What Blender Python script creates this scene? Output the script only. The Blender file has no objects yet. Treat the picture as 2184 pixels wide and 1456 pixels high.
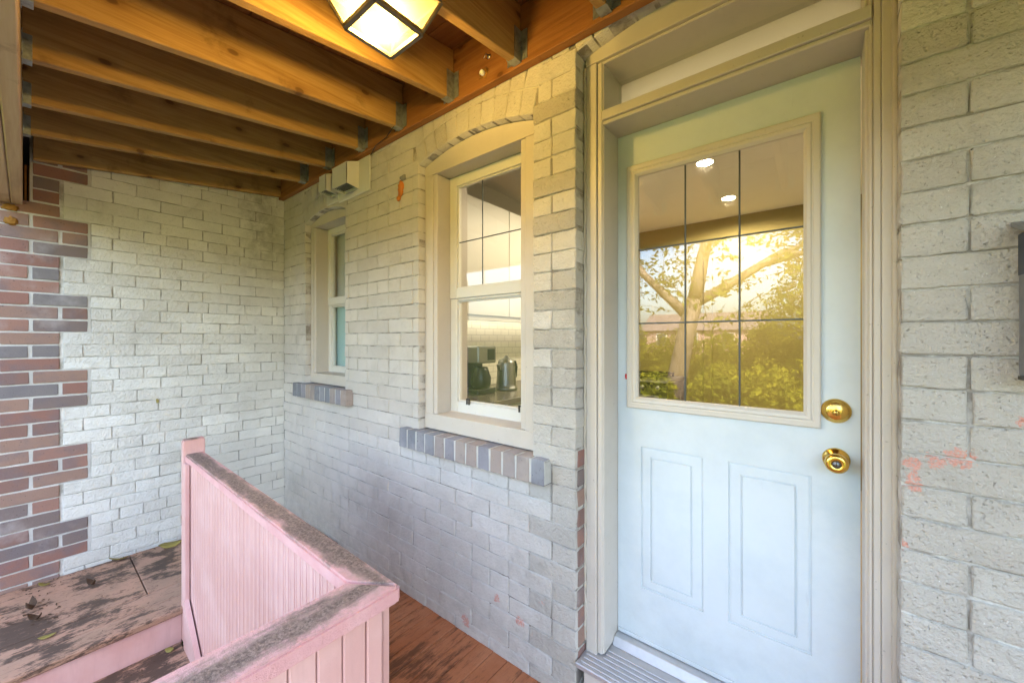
import bpy, bmesh, math, random
from mathutils import Vector, Matrix, noise
R = math.radians
random.seed(7)
S = bpy.context.scene
COL = S.collection

# ------------------------------------------------------------------ camera
CAMZ = 1.41
cd = bpy.data.cameras.new('camera'); cam = bpy.data.objects.new('camera', cd); COL.objects.link(cam)
cd.sensor_width = 36.0; cd.lens = 830/2184*36; cd.shift_y = -3/2184
cd.clip_start = 0.02; cd.clip_end = 500
cam.location = (0, 0, CAMZ); cam.rotation_euler = (R(90), 0, R(38.7))
S.camera = cam

# ------------------------------------------------------------------ world + sun
SUN_EL, SUN_AZ = 48, 30          # sun stands behind the house, so the porch is in open shade
w = bpy.data.worlds.new('World'); S.world = w; w.use_nodes = True
nt = w.node_tree; nt.nodes.clear()
sky = nt.nodes.new('ShaderNodeTexSky'); sky.sky_type = 'NISHITA'; sky.sun_disc = False
sky.sun_elevation = R(SUN_EL); sky.sun_rotation = R(SUN_AZ)
sky.air_density = 1.0; sky.dust_density = 4.0; sky.ozone_density = .5
bg = nt.nodes.new('ShaderNodeBackground'); bg.inputs[1].default_value = 0.15
wo = nt.nodes.new('ShaderNodeOutputWorld')
nt.links.new(sky.outputs[0], bg.inputs[0]); nt.links.new(bg.outputs[0], wo.inputs[0])
sl = bpy.data.lights.new('sun', 'SUN'); so = bpy.data.objects.new('sun', sl); COL.objects.link(so)
sl.energy = 3.0; sl.angle = R(0.6); sl.color = (1, .95, .86)
_d = Vector((math.sin(R(SUN_AZ))*math.cos(R(SUN_EL)), math.cos(R(SUN_AZ))*math.cos(R(SUN_EL)), math.sin(R(SUN_EL))))
so.rotation_euler = _d.to_track_quat('Z', 'Y').to_euler()

S.view_settings.view_transform = 'Standard'; S.view_settings.look = 'None'
S.view_settings.exposure = 3.72; S.view_settings.gamma = 1.0
S.view_settings.use_curve_mapping = False
S.render.engine = 'CYCLES'
S.cycles.max_bounces = 10; S.cycles.diffuse_bounces = 2; S.cycles.transparent_max_bounces = 16
S.cycles.sample_clamp_indirect = 6.0

# ------------------------------------------------------------------ node helper
class G:
    def __init__(s, name, rough=.6, spec=.35):
        s.m = bpy.data.materials.new(name); s.m.use_nodes = True
        s.t = s.m.node_tree; s.t.nodes.clear()
        s.out = s.n('ShaderNodeOutputMaterial'); s.b = s.n('ShaderNodeBsdfPrincipled')
        s.b.inputs['Roughness'].default_value = rough
        s.b.inputs['Specular IOR Level'].default_value = spec
        s.l(s.b.outputs[0], s.out.inputs[0])
        s._oc = None
    def n(s, t): return s.t.nodes.new(t)
    def l(s, a, b): s.t.links.new(a, b)
    def put(s, sock, v):
        if hasattr(v, 'is_linked') or isinstance(v, bpy.types.NodeSocket): s.l(v, sock)
        elif isinstance(v, (tuple, list)) and len(v) == 3 and sock.type == 'RGBA': sock.default_value = (*v, 1)
        else: sock.default_value = v
    def oc(s):
        if s._oc is None: s._oc = s.n('ShaderNodeTexCoord').outputs['Object']
        return s._oc
    def pos(s): return s.n('ShaderNodeNewGeometry').outputs['Position']
    def rnd(s): return s.n('ShaderNodeObjectInfo').outputs['Random']
    def mapv(s, v, scale=(1, 1, 1), loc=(0, 0, 0), jitter=False):
        m = s.n('ShaderNodeMapping'); s.l(v, m.inputs[0]); m.inputs['Scale'].default_value = scale
        m.inputs['Location'].default_value = loc
        if jitter:
            c = s.n('ShaderNodeCombineXYZ'); r = s.math('MULTIPLY', s.rnd(), 37.0)
            for i in range(3): s.l(r, c.inputs[i])
            a = s.n('ShaderNodeVectorMath'); s.l(m.outputs[0], a.inputs[0]); s.l(c.outputs[0], a.inputs[1])
            return a.outputs[0]
        return m.outputs[0]
    def noise(s, v, scale=5, detail=4, rough=.55, dist=0):
        x = s.n('ShaderNodeTexNoise'); s.l(v, x.inputs['Vector']); x.inputs['Scale'].default_value = scale
        x.inputs['Detail'].default_value = detail; x.inputs['Roughness'].default_value = rough
        x.inputs['Distortion'].default_value = dist
        return x.outputs['Fac']
    def voro(s, v, scale=5, feature='F1', rnd=1.0):
        x = s.n('ShaderNodeTexVoronoi'); s.l(v, x.inputs['Vector']); x.inputs['Scale'].default_value = scale
        x.feature = feature; x.inputs['Randomness'].default_value = rnd
        return x.outputs['Distance']
    def math(s, op, a, b=0.0, c=0.0):
        x = s.n('ShaderNodeMath'); x.operation = op
        s.put(x.inputs[0], a); s.put(x.inputs[1], b); s.put(x.inputs[2], c)
        return x.outputs[0]
    def ss(s, v, a, b):                                   # smooth step a..b -> 0..1
        x = s.n('ShaderNodeMapRange'); x.interpolation_type = 'SMOOTHSTEP'
        s.put(x.inputs[0], v); x.inputs[1].default_value = a; x.inputs[2].default_value = b
        return x.outputs[0]
    def mix(s, f, a, b, mode='MIX'):
        x = s.n('ShaderNodeMix'); x.data_type = 'RGBA'; x.blend_type = mode
        s.put(x.inputs[0], f); s.put(x.inputs[6], a); s.put(x.inputs[7], b)
        return x.outputs[2]
    def ramp(s, f, stops, interp='LINEAR'):
        x = s.n('ShaderNodeValToRGB'); s.put(x.inputs[0], f); e = x.color_ramp.elements
        x.color_ramp.interpolation = interp
        while len(e) < len(stops): e.new(.5)
        for i, (p, c) in enumerate(stops): e[i].position = p; e[i].color = (*c, 1)
        return x.outputs[0]
    def sep(s, v):
        x = s.n('ShaderNodeSeparateXYZ'); s.l(v, x.inputs[0]); return x.outputs
    def col(s, v): s.put(s.b.inputs['Base Color'], v); return s
    def rough(s, v): s.put(s.b.inputs['Roughness'], v); return s
    def bump(s, h, strength=.3, dist=.002, normal=None):
        x = s.n('ShaderNodeBump'); x.inputs['Strength'].default_value = strength; x.inputs['Distance'].default_value = dist
        s.l(h, x.inputs['Height'])
        if normal is not None: s.l(normal, x.inputs['Normal'])
        s.l(x.outputs[0], s.b.inputs['Normal']); return x.outputs[0]

M = {}
# ------------------------------------------------------------------ materials
CORAL = [(.165, 1.325, 1.118, .016), (.206, 1.325, 1.128, .018), (.226, 1.325, 1.142, .014), (.246, 1.325, 1.143, .020),
         (.166, 1.325, 1.08, .013), (.165, 1.325, 1.062, .014), (.336, 1.325, 1.236, .012), (.150, 1.325, .91, .012),
         (-1.02, 1.325, .20, .022), (-1.15, 1.325, .25, .018), (-.90, 1.325, .33, .012), (-1.35, 1.325, .06, .03)]
def painted_brick(name, base, pits=1.0, coral=False, grime=None):
    g = G(name, .72, .28); o = g.oc(); p = g.pos()
    j = g.mapv(o, jitter=True)
    big = g.noise(p, 2.2, 4); mid = g.noise(p, 9, 5, .6); fine = g.noise(j, 90, 4, .65)
    c = g.mix(g.ss(big, .3, .7), tuple(x*.90 for x in base), tuple(min(1, x*1.08) for x in base))
    c = g.mix(g.math('MULTIPLY', g.rnd(), .6), c, tuple(x*f for x, f in zip(base, (.82, .80, .78))))
    c = g.mix(g.math('MULTIPLY', g.ss(mid, .52, .75), .35), c, tuple(x*f for x, f in zip(base, (.74, .74, .72))))
    # worn spots where the paint is thin
    wear = g.math('MULTIPLY', g.ss(g.noise(p, 34, 6, .7), .64, .76), .55)
    c = g.mix(wear, c, (.36, .32, .28))
    speck = g.math('MULTIPLY', g.ss(g.noise(j, 150, 6, .75), .61, .67), g.ss(g.math('ADD', g.noise(p, 8, 5, .65), g.math('MULTIPLY', g.rnd(), .22)), .42, .70))
    c = g.mix(g.math('MULTIPLY', speck, .28*min(1.4, pits)), c, (.16, .14, .12))
    soil = g.math('MULTIPLY', g.ss(g.noise(p, 3.3, 7, .68, .5), .50, .70), .32)
    c = g.mix(soil, c, tuple(x*f for x, f in zip(base, (.55, .52, .48))))
    wsp = g.ss(g.noise(p, 150, 2, .5), .73, .77)
    c = g.mix(g.math('MULTIPLY', wsp, .5), c, (.85, .85, .83))
    if grime is not None: c = g.mix(grime(g, p), c, (.17, .155, .125))
    if coral:
        acc = None
        wob = g.math('MULTIPLY', g.math('SUBTRACT', g.noise(p, 42, 6, .75), .5), .075)
        for (x, y, z, r) in CORAL:
            v = g.n('ShaderNodeVectorMath'); v.operation = 'DISTANCE'; g.l(p, v.inputs[0]); v.inputs[1].default_value = (x, y, z)
            m = g.ss(g.math('ADD', v.outputs['Value'], wob), r, r*.72)
            acc = m if acc is None else g.math('MAXIMUM', acc, m)
        c = g.mix(g.math('MULTIPLY', acc, g.ss(g.noise(p, 160, 4, .7), .30, .62)), c, (.66, .29, .215))
    g.col(c)
    pit = g.ss(g.voro(j, 70), .05, .28)
    h = g.math('ADD', g.math('MULTIPLY', fine, 1.1), g.math('MULTIPLY', pit, .35*pits))
    h = g.math('ADD', h, g.math('MULTIPLY', g.noise(p, 26, 4), .9))
    h = g.math('SUBTRACT', h, g.math('MULTIPLY', speck, .8*pits))
    h = g.math('ADD', h, g.math('MULTIPLY', g.noise(p, 11, 3, .5), 1.6))
    g.bump(h, .95, .0075*(.45+.55*pits))
    return g.m
def corner_grime(g, p):
    x, y, z = g.sep(p)
    # soot streak in the upper inside corner, with a ragged shape of its own
    n = g.noise(p, 7, 5, .65)
    d = g.math('ADD', g.math('ABSOLUTE', g.math('SUBTRACT', y, 1.16)), g.math('MULTIPLY', g.math('SUBTRACT', n, .5), .5))
    a = g.math('MULTIPLY', g.ss(d, .20, .02), g.ss(z, 1.75, 2.15))
    return g.math('MULTIPLY', g.math('MULTIPLY', a, .42), g.ss(g.noise(p, 12, 5, .7), .30, .6))
def foot_grime(g, p):
    x, y, z = g.sep(p)
    n = g.noise(p, 5, 5, .65)
    a = g.ss(g.math('ADD', z, g.math('MULTIPLY', g.math('SUBTRACT', n, .5), .9)), .50, .05)
    a = g.math('MULTIPLY', a, g.ss(x, -.2, -.9))
    return g.math('MULTIPLY', g.math('MULTIPLY', a, .15), g.ss(g.noise(p, 22, 4, .7), .3, .62))
M['wall_paint'] = painted_brick('painted_brick_white', (.79, .765, .69), .7, False, corner_grime)
M['house_paint'] = painted_brick('painted_brick_grey', (.67, .615, .55), .75, True, foot_grime)
M['pier_paint'] = painted_brick('painted_brick_pitted', (.55, .50, .435), 1.0, True, None)

def mortar(name, base, soot=None, dirt_shade=(.50, .47, .43)):
    g = G(name, .85, .2); p = g.pos()
    c = g.mix(g.ss(g.noise(p, 11, 5, .7), .38, .66), tuple(x*f for x, f in zip(base, dirt_shade)), base)  # dark patches: joint dirt, also painting in the shadow of the gaps
    if soot is not None: c = g.mix(soot(g, p), c, (.17, .155, .125))
    g.col(c)
    h = g.math('ADD', g.noise(p, 60, 5, .7), g.math('MULTIPLY', g.noise(p, 220, 2), .4))
    g.bump(h, .8, .004); return g.m
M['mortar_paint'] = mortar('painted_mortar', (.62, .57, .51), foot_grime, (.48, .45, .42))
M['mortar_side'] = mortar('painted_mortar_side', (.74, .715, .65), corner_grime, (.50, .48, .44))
M['mortar_raw'] = mortar('lime_mortar', (.62, .595, .545), None, (.85, .85, .84))

def raw_brick(name, stops):
    g = G(name, .8, .2); o = g.oc(); p = g.pos(); j = g.mapv(o, jitter=True)
    c = g.ramp(g.rnd(), stops, 'CONSTANT')
    c = g.mix(g.ss(g.noise(j, 7, 4, .6), .42, .68), c, g.mix(.5, c, (.17, .15, .16)))
    c = g.mix(g.math('MULTIPLY', g.ss(g.noise(p, 4.5, 4, .6), .55, .75), .32), c, (.60, .55, .52))   # lime bloom
    c = g.mix(g.math('MULTIPLY', g.ss(g.noise(j, 130, 3), .66, .72), .7), c, (.06, .05, .05))
    g.col(c)
    g.bump(g.math('ADD', g.noise(j, 120, 4, .7), g.math('MULTIPLY', g.noise(j, 25, 3), .5)), .5, .0025)
    return g.m
M['quoin'] = raw_brick('red_brown_brick', [(0, (.29, .15, .115)), (.2, (.33, .18, .135)), (.38, (.25, .145, .115)), (.55, (.32, .20, .15)), (.72, (.22, .165, .145)), (.88, (.22, .195, .185)), (.93, (.30, .145, .11))])
M['sill_brick'] = raw_brick('sill_brick', [(0, (.34, .285, .255)), (.2, (.29, .275, .29)), (.4, (.35, .28, .24)), (.55, (.26, .26, .275)), (.7, (.37, .305, .26)), (.85, (.22, .225, .24))])

def paint(name, base, rough=.5, dirt_shade=.25, bump=.15, dirtcol=(.25, .2, .14)):
    g = G(name, rough, .4); p = g.pos()
    c = g.mix(g.math('MULTIPLY', g.ss(g.noise(p, 6, 5, .65), .45, .8), dirt_shade), base, tuple(x*.72 for x in base))
    c = g.mix(g.math('MULTIPLY', g.ss(g.noise(p, 70, 3, .6), .68, .75), dirt_shade*1.6), c, dirtcol)
    g.col(c); g.rough(g.math('ADD', g.math('MULTIPLY', g.noise(p, 18, 3), .2), rough-.1))
    g.bump(g.math('ADD', g.noise(p, 40, 4), g.math('MULTIPLY', g.noise(p, 300, 2), .3)), bump, .0015)
    return g.m
M['trim'] = paint('taupe_trim_paint', (.60, .53, .45), .42, .3, .2)
M['sash'] = paint('ivory_sash_paint', (.72, .68, .61), .4, .15, .1)
M['door_paint'] = paint('pale_door_paint', (.74, .77, .78), .42, .12, .08, (.3, .3, .3))
def doormat():
    g = G('pale_door_paint_worn', .4, .4); p = g.pos(); x, y, z = g.sep(p)
    c = g.mix(g.ss(g.noise(p, 4, 5, .65), .4, .75), (.66, .70, .705), (.595, .64, .65))
    low = g.ss(g.math('ADD', z, g.math('MULTIPLY', g.noise(p, 6, 6, .7), .7)), .85, .35)
    c = g.mix(g.math('MULTIPLY', low, .42), c, (.38, .38, .35))
    v = g.n('ShaderNodeVectorMath'); v.operation = 'DISTANCE'; g.l(g.mapv(p, (1, 1, .5)), v.inputs[0]); v.inputs[1].default_value = (.055, 1.535, .47)
    kn = g.ss(g.math('ADD', v.outputs['Value'], g.math('MULTIPLY', g.math('SUBTRACT', g.noise(p, 20, 5, .7), .5), .1)), .10, .01)
    c = g.mix(g.math('MULTIPLY', kn, .35), c, (.38, .50, .54))
    sp = g.ss(g.noise(p, 85, 4, .7), .70, .75); c = g.mix(g.math('MULTIPLY', sp, .45), c, (.34, .33, .31))
    sc = g.ss(g.noise(g.mapv(p, (1, 1, .12)), 60, 4, .7), .66, .74); c = g.mix(g.math('MULTIPLY', sc, .16), c, (.4, .42, .42))
    g.col(c); g.rough(g.math('ADD', .34, g.math('MULTIPLY', g.noise(p, 9, 4), .25)))
    g.bump(g.math('ADD', g.noise(g.mapv(p, (1, 1, .25)), 90, 3), g.noise(p, 14, 4)), .14, .002); return g.m
M['door_paint'] = doormat()
M['glazing'] = paint('door_glazing_frame', (.64, .58, .50), .4, .1, .05)
M['caulk'] = paint('old_caulk', (.52, .45, .36), .35, .5, .6)
M['vent'] = paint('vent_plastic', (.70, .68, .62), .45, .15, .05)
M['ceiling_in'] = paint('kitchen_ceiling_paint', (.78, .73, .62), .8, .03, .02)
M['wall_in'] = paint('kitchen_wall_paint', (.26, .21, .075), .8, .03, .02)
M['cream_in'] = paint('kitchen_cream_paint', (.60, .565, .48), .8, .03, .02)
M['white_in'] = paint('cabinet_paint', (.82, .79, .72), .45, .03, .02)

def pink(name, dirt_shade, strip=False):
    g = G(name, .55, .35); p = g.pos()
    base = g.mix(g.ss(g.noise(p, 5, 4), .35, .7), (.71, .40, .345), (.78, .48, .425))
    n1 = g.noise(p, 9, 7, .72, .6); n2 = g.noise(p, 75, 5, .75)
    k = g.math('ADD', g.math('MULTIPLY', n1, .75), g.math('MULTIPLY', n2, .55))
    d = g.ss(k, dirt_shade, dirt_shade+.10)
    dc = g.mix(g.ss(g.noise(p, 48, 3), .35, .65), (.10, .088, .08), (.33, .27, .235))
    g.col(g.mix(g.math('MULTIPLY', d, .92), base, dc))
    chip = g.ss(g.noise(p, 33, 6, .72), .70, .735)
    base2 = g.mix(g.math('MULTIPLY', g.ss(g.noise(g.mapv(p, (1, 1, .12)), 30, 5, .7), .45, .75), .30), base, (.56, .30, .27))
    base2 = g.mix(g.math('MULTIPLY', chip, .75), base2, (.22, .13, .11))
    g.col(g.mix(g.math('MULTIPLY', d, .92), base2, dc))
    peel = g.math('SUBTRACT', g.noise(p, 26, 5, .6), chip)
    h = g.math('ADD', g.math('MULTIPLY', n2, .8), g.math('MULTIPLY', peel, .5))
    g.bump(h, .75 if dirt_shade < .8 else .35, .004 if dirt_shade < .8 else .0025); g.rough(g.math('ADD', .5, g.math('MULTIPLY', d, .35)))
    return g.m
M['pink'] = pink('pink_gloss_paint', .92)
def cap_mat(name, ax, centre, half):
    g = G(name, .7, .25); p = g.pos(); c3 = g.sep(p)
    stretch = [7, 7, 7]; stretch[1-ax] = 1.1
    st = g.noise(g.mapv(p, tuple(stretch)), 3.0, 7, .68, .4); blot = g.noise(p, 4.5, 6, .7, .5); gr = g.noise(p, 130, 4, .75); g2 = g.noise(p, 38, 5, .7)
    off = g.math('DIVIDE', g.math('ABSOLUTE', g.math('SUBTRACT', c3[ax], centre)), half)
    k = g.math('SUBTRACT', g.math('ADD', g.math('MULTIPLY', st, .7), g.math('MULTIPLY', blot, .6)), g.math('MULTIPLY', off, .32))
    k = g.math('ADD', k, g.math('MULTIPLY', g.math('SUBTRACT', gr, .5), .35))
    top = g.ss(c3[2], CTOP-.012, CTOP-.002)
    d = g.math('MULTIPLY', g.ss(k, .37, .56), top)
    tan = g.mix(g.ss(g2, .35, .65), (.47, .31, .255), (.60, .37, .33))
    pinkc = g.mix(g.ss(blot, .4, .65), (.72, .37, .345), (.78, .44, .41))
    base = g.mix(g.math('MULTIPLY', top, g.ss(g.math('ADD', g2, off), 1.75, .75)), pinkc, tan)
    dirt_shade = g.mix(g.ss(gr, .34, .66), (.070, .052, .042), (.31, .225, .17))
    c = g.mix(g.math('MULTIPLY', d, .88), base, dirt_shade)
    chip = g.ss(g.noise(p, 55, 5, .7), .70, .74)
    c = g.mix(g.math('MULTIPLY', chip, .8), c, (.10, .08, .07))
    g.col(c); g.bump(g.math('ADD', g.math('MULTIPLY', gr, .9), g.math('ADD', g2, g.math('MULTIPLY', chip, -.8))), .8, .0035); return g.m
CTOP = .826
M['pink_cap'] = cap_mat('pink_cap_grime', 1, .537, .05); M['pink_cap_b'] = cap_mat('pink_cap_grime_near', 0, -.845, .058)
def worn_deck(name, base, base2, dark, lo, hi, along):
    g = G(name, .62, .3); p = g.pos()
    s = g.mapv(p, along)
    st = g.noise(s, 6, 7, .7, .3); blot = g.noise(p, 3.2, 5, .6, .4); fine = g.noise(s, 60, 3)
    c = g.mix(g.ss(g.noise(p, 7, 4), .35, .7), base, base2)
    k = g.math('ADD', g.math('MULTIPLY', st, .6), g.math('MULTIPLY', blot, .55))
    k = g.math('ADD', k, g.math('MULTIPLY', g.math('SUBTRACT', g.noise(s, 45, 6, .75), .5), .30))
    c = g.mix(g.ss(k, lo+.02, hi-.05), c, dark)
    c = g.mix(g.math('MULTIPLY', g.ss(g.noise(s, 16, 7, .72), .55, .64), .5), c, tuple(x*1.7 for x in dark))
    c = g.mix(g.math('MULTIPLY', g.ss(fine, .6, .72), .5), c, tuple(x*.6 for x in dark))
    g.col(c); g.bump(g.math('ADD', st, g.math('MULTIPLY', fine, .4)), .4, .002)
    return g.m
M['platform'] = worn_deck('worn_pink_plywood', (.46, .255, .165), (.38, .225, .145), (.10, .062, .042), .545, .70, (3.2, 1.1, 3.2))
M['porch_floor'] = worn_deck('rust_floor_paint', (.44, .16, .07), (.50, .21, .105), (.17, .07, .036), .55, .75, (6, .8, 6))

def timber(name, a, b, c2, axis, scale=1.0, jitter=True):
    g = G(name, .62, .3); o = g.oc()
    sc = [9*scale]*3; sc[axis] = .55*scale
    v = g.mapv(o, tuple(sc), jitter=jitter)
    ring = g.noise(v, 2.4, 5, .62, 1.2)
    fib = g.noise(g.mapv(o, tuple((70 if i != axis else 2.2) for i in range(3)), jitter=jitter), 1.6, 4, .7)
    k = g.math('ADD', g.math('MULTIPLY', ring, .7), g.math('MULTIPLY', fib, .35))
    col = g.ramp(k, [(.30, a), (.52, b), (.74, c2)])
    q3 = g.sep(g.mapv(o, (1, 1, 1), jitter=jitter)); cb = g.n('ShaderNodeCombineXYZ')
    g.l(g.math('MULTIPLY', q3[axis], .55), cb.inputs[0]); g.l(q3[2 if axis != 2 else 0], cb.inputs[1])
    vn = g.n('ShaderNodeTexVoronoi'); vn.voronoi_dimensions = '2D'; g.l(cb.outputs[0], vn.inputs['Vector']); vn.inputs['Scale'].default_value = 5.0
    kn = g.math('ADD', vn.outputs['Distance'], g.math('MULTIPLY', g.math('SUBTRACT', ring, .5), .05))
    col = g.mix(g.math('MULTIPLY', g.ss(kn, .062, .035), .95), col, (.05, .020, .008))
    col = g.mix(g.math('MULTIPLY', g.ss(kn, .16, .05), .55), col, a)
    st = g.noise(g.mapv(o, (1, 1, 1), jitter=jitter), 5.5, 5, .65)
    col = g.mix(g.math('MULTIPLY', g.ss(st, .58, .72), .45), col, tuple(x*.38 for x in a))
    g.col(col); g.rough(g.math('ADD', .5, g.math('MULTIPLY', fib, .25)))
    g.bump(g.math('ADD', fib, g.math('MULTIPLY', ring, .6)), .35, .002)
    return g.m
M['joist'] = timber('stained_joist', (.25, .12, .032), (.42, .235, .072), (.55, .34, .12), 1)
M['ledger'] = timber('stained_ledger', (.19, .068, .016), (.32, .13, .034), (.41, .19, .058), 0)
M['beam'] = timber('weathered_beam', (.36, .22, .12), (.50, .33, .20), (.57, .41, .27), 0)
M['deck'] = timber('deck_underside', (.15, .055, .015), (.25, .10, .028), (.33, .15, .045), 0)
def metal(name, col, rough, met=1.0, n=.2):
    g = G(name, rough); g.b.inputs['Metallic'].default_value = met; p = g.pos()
    g.col(g.mix(g.math('MULTIPLY', g.ss(g.noise(p, 45, 4), .4, .7), n), col, tuple(x*.45 for x in col)))
    g.rough(g.math('ADD', rough-.08, g.math('MULTIPLY', g.noise(p, 30, 3), .16))); return g.m
M['galv'] = metal('galvanized_steel', (.42, .44, .43), .5, .8, .6)
M['brass'] = metal('polished_brass', (.80, .53, .13), .20, 1, .15)
M['brass_dark'] = metal('keyway', (.10, .07, .03), .5, 1, .3)
M['alu'] = metal('threshold_aluminium', (.60, .58, .57), .42, .55, .1)
M['bronze'] = metal('lantern_frame', (.20, .16, .115), .5, .5, .2)
M['lead'] = metal('leaded_came', (.10, .11, .11), .45, .7, .1)
M['steel'] = metal('brushed_steel', (.26, .26, .26), .42, 1, .1)
def plain(name, c, rough=.5, spec=.4, n=.15):
    g = G(name, rough, spec); p = g.pos()
    g.col(g.mix(g.math('MULTIPLY', g.noise(p, 25, 4), n), c, tuple(x*.5 for x in c))); return g.m
M['black'] = plain('black_enamel', (.018, .018, .018), .3)
M['dark'] = plain('dark_grille', (.03, .028, .026), .6)
M['foam'] = plain('orange_foam', (.72, .24, .05), .8)
M['foam_old'] = plain('aged_foam', (.42, .20, .035), .85, .4, .6)
M['smear'] = plain('grey_cement', (.30, .28, .26), .9)
M['leaf_y'] = plain('yellow_dry_leaf', (.36, .28, .07), .6, .3, .6)
M['leaf_b'] = plain('brown_dry_leaf', (.10, .055, .03), .7, .3, .6)
M['red'] = plain('red_paint', (.60, .05, .05), .6)
M['stone'] = plain('counter_stone', (.20, .17, .15), .25, .5, .6)
M['floor_in'] = plain('kitchen_floor', (.46, .36, .25), .4)
M['screw'] = metal('screw_head', (.7, .68, .62), .35, 1, .3)
M['navy'] = plain('navy_enamel', (.012, .022, .045), .3)
M['mail'] = metal('mailbox_steel', (.28, .28, .29), .45, .6, .2)
M['frost'] = plain('frosted_panel', (.42, .66, .68), .5)
M['blind'] = plain('grey_roller_blind', (.62, .63, .61), .8)
M['whiteboard'] = plain('white_board', (.80, .79, .72), .6)

def glass(name, ior=1.95, tint=(.97, .98, .97), rough=0.0):
    m = bpy.data.materials.new(name); m.use_nodes = True; t = m.node_tree; t.nodes.clear()
    o = t.nodes.new('ShaderNodeOutputMaterial'); mx = t.nodes.new('ShaderNodeMixShader')
    tr = t.nodes.new('ShaderNodeBsdfTransparent'); tr.inputs[0].default_value = (*tint, 1)
    gl = t.nodes.new('ShaderNodeBsdfGlossy'); gl.inputs['Roughness'].default_value = rough
    fr = t.nodes.new('ShaderNodeFresnel'); fr.inputs[0].default_value = ior
    ge = t.nodes.new('ShaderNodeNewGeometry'); ma = t.nodes.new('ShaderNodeMath'); ma.operation = 'MULTIPLY_ADD'
    t.links.new(ge.outputs['Backfacing'], ma.inputs[0]); ma.inputs[1].default_value = 1/ior-ior; ma.inputs[2].default_value = ior
    t.links.new(ma.outputs[0], fr.inputs[0])
    t.links.new(fr.outputs[0], mx.inputs[0]); t.links.new(tr.outputs[0], mx.inputs[1]); t.links.new(gl.outputs[0], mx.inputs[2])
    t.links.new(mx.outputs[0], o.inputs[0]); return m
M['glass'] = glass('double_glazing', 1.72)
M['window_glass'] = glass('window_glazing', 1.45)
def emit(name, c, s):
    m = bpy.data.materials.new(name); m.use_nodes = True; t = m.node_tree; t.nodes.clear()
    o = t.nodes.new('ShaderNodeOutputMaterial'); e = t.nodes.new('ShaderNodeEmission')
    e.inputs[0].default_value = (*c, 1); e.inputs[1].default_value = s; t.links.new(e.outputs[0], o.inputs[0]); return m
M['bulb'] = emit('warm_bulb', (1, .80, .36), 1.2)
M['downlight'] = emit('downlight_lens', (1, .86, .58), 9)
M['led'] = emit('led_strip', (1, .88, .62), 1.1)
def lampglass():
    m = bpy.data.materials.new('frosted_lantern_glass'); m.use_nodes = True; t = m.node_tree; t.nodes.clear()
    o = t.nodes.new('ShaderNodeOutputMaterial'); a = t.nodes.new('ShaderNodeBsdfTranslucent'); b = t.nodes.new('ShaderNodeBsdfTransparent')
    a.inputs[0].default_value = (.11, .105, .07, 1); b.inputs[0].default_value = (1, .97, .9, 1)
    mx = t.nodes.new('ShaderNodeMixShader'); mx.inputs[0].default_value = .38
    t.links.new(a.outputs[0], mx.inputs[1]); t.links.new(b.outputs[0], mx.inputs[2]); t.links.new(mx.outputs[0], o.inputs[0]); return m
M['lampglass'] = lampglass()
def tilemat():
    g = G('white_wall_tile', .25, .5); p = g.pos()
    b = g.n('ShaderNodeTexBrick'); g.l(g.mapv(p, (1, 1, 1)), b.inputs['Vector'])
    c = g.n('ShaderNodeCombineXYZ'); x, y, z = g.sep(p); g.l(y, c.inputs[0]); g.l(z, c.inputs[1]); g.l(c.outputs[0], b.inputs['Vector'])
    b.inputs['Scale'].default_value = 1; b.inputs['Brick Width'].default_value = .10; b.inputs['Row Height'].default_value = .05
    b.inputs['Mortar Size'].default_value = .002
    b.inputs['Color1'].default_value = (.74, .70, .60, 1); b.inputs['Color2'].default_value = (.70, .66, .55, 1); b.inputs['Mortar'].default_value = (.45, .42, .36, 1)
    g.l(b.outputs['Color'], g.b.inputs['Base Color']); return g.m
M['tile'] = tilemat()
def filmmat():
    m = bpy.data.materials.new('obscured_glass_film'); m.use_nodes = True; t = m.node_tree; t.nodes.clear()
    o = t.nodes.new('ShaderNodeOutputMaterial'); a = t.nodes.new('ShaderNodeBsdfTranslucent'); b = t.nodes.new('ShaderNodeBsdfDiffuse')
    a.inputs[0].default_value = (.97, .95, .82, 1); b.inputs[0].default_value = (.42, .42, .36, 1)
    mx = t.nodes.new('ShaderNodeMixShader'); mx.inputs[0].default_value = .15
    t.links.new(a.outputs[0], mx.inputs[1]); t.links.new(b.outputs[0], mx.inputs[2]); t.links.new(mx.outputs[0], o.inputs[0]); return m
M['film'] = filmmat()
def leafmat(name, a, b):
    m = bpy.data.materials.new(name); m.use_nodes = True; t = m.node_tree; t.nodes.clear()
    o = t.nodes.new('ShaderNodeOutputMaterial'); d = t.nodes.new('ShaderNodeBsdfDiffuse'); tr = t.nodes.new('ShaderNodeBsdfTranslucent')
    n = t.nodes.new('ShaderNodeTexNoise'); n.inputs['Scale'].default_value = 1.7; n.inputs['Detail'].default_value = 3
    g = t.nodes.new('ShaderNodeNewGeometry'); t.links.new(g.outputs['Position'], n.inputs['Vector'])
    r = t.nodes.new('ShaderNodeValToRGB'); t.links.new(n.outputs[0], r.inputs[0])
    r.color_ramp.elements[0].position = .35; r.color_ramp.elements[0].color = (*a, 1); r.color_ramp.elements[1].position = .65; r.color_ramp.elements[1].color = (*b, 1)
    mx = t.nodes.new('ShaderNodeMixShader'); mx.inputs[0].default_value = .4
    for q in (d, tr): t.links.new(r.outputs[0], q.inputs[0])
    t.links.new(d.outputs[0], mx.inputs[1]); t.links.new(tr.outputs[0], mx.inputs[2]); t.links.new(mx.outputs[0], o.inputs[0]); return m
M['leaf_tree'] = leafmat('tree_leaves', (.10, .13, .02), (.22, .22, .035))
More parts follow.
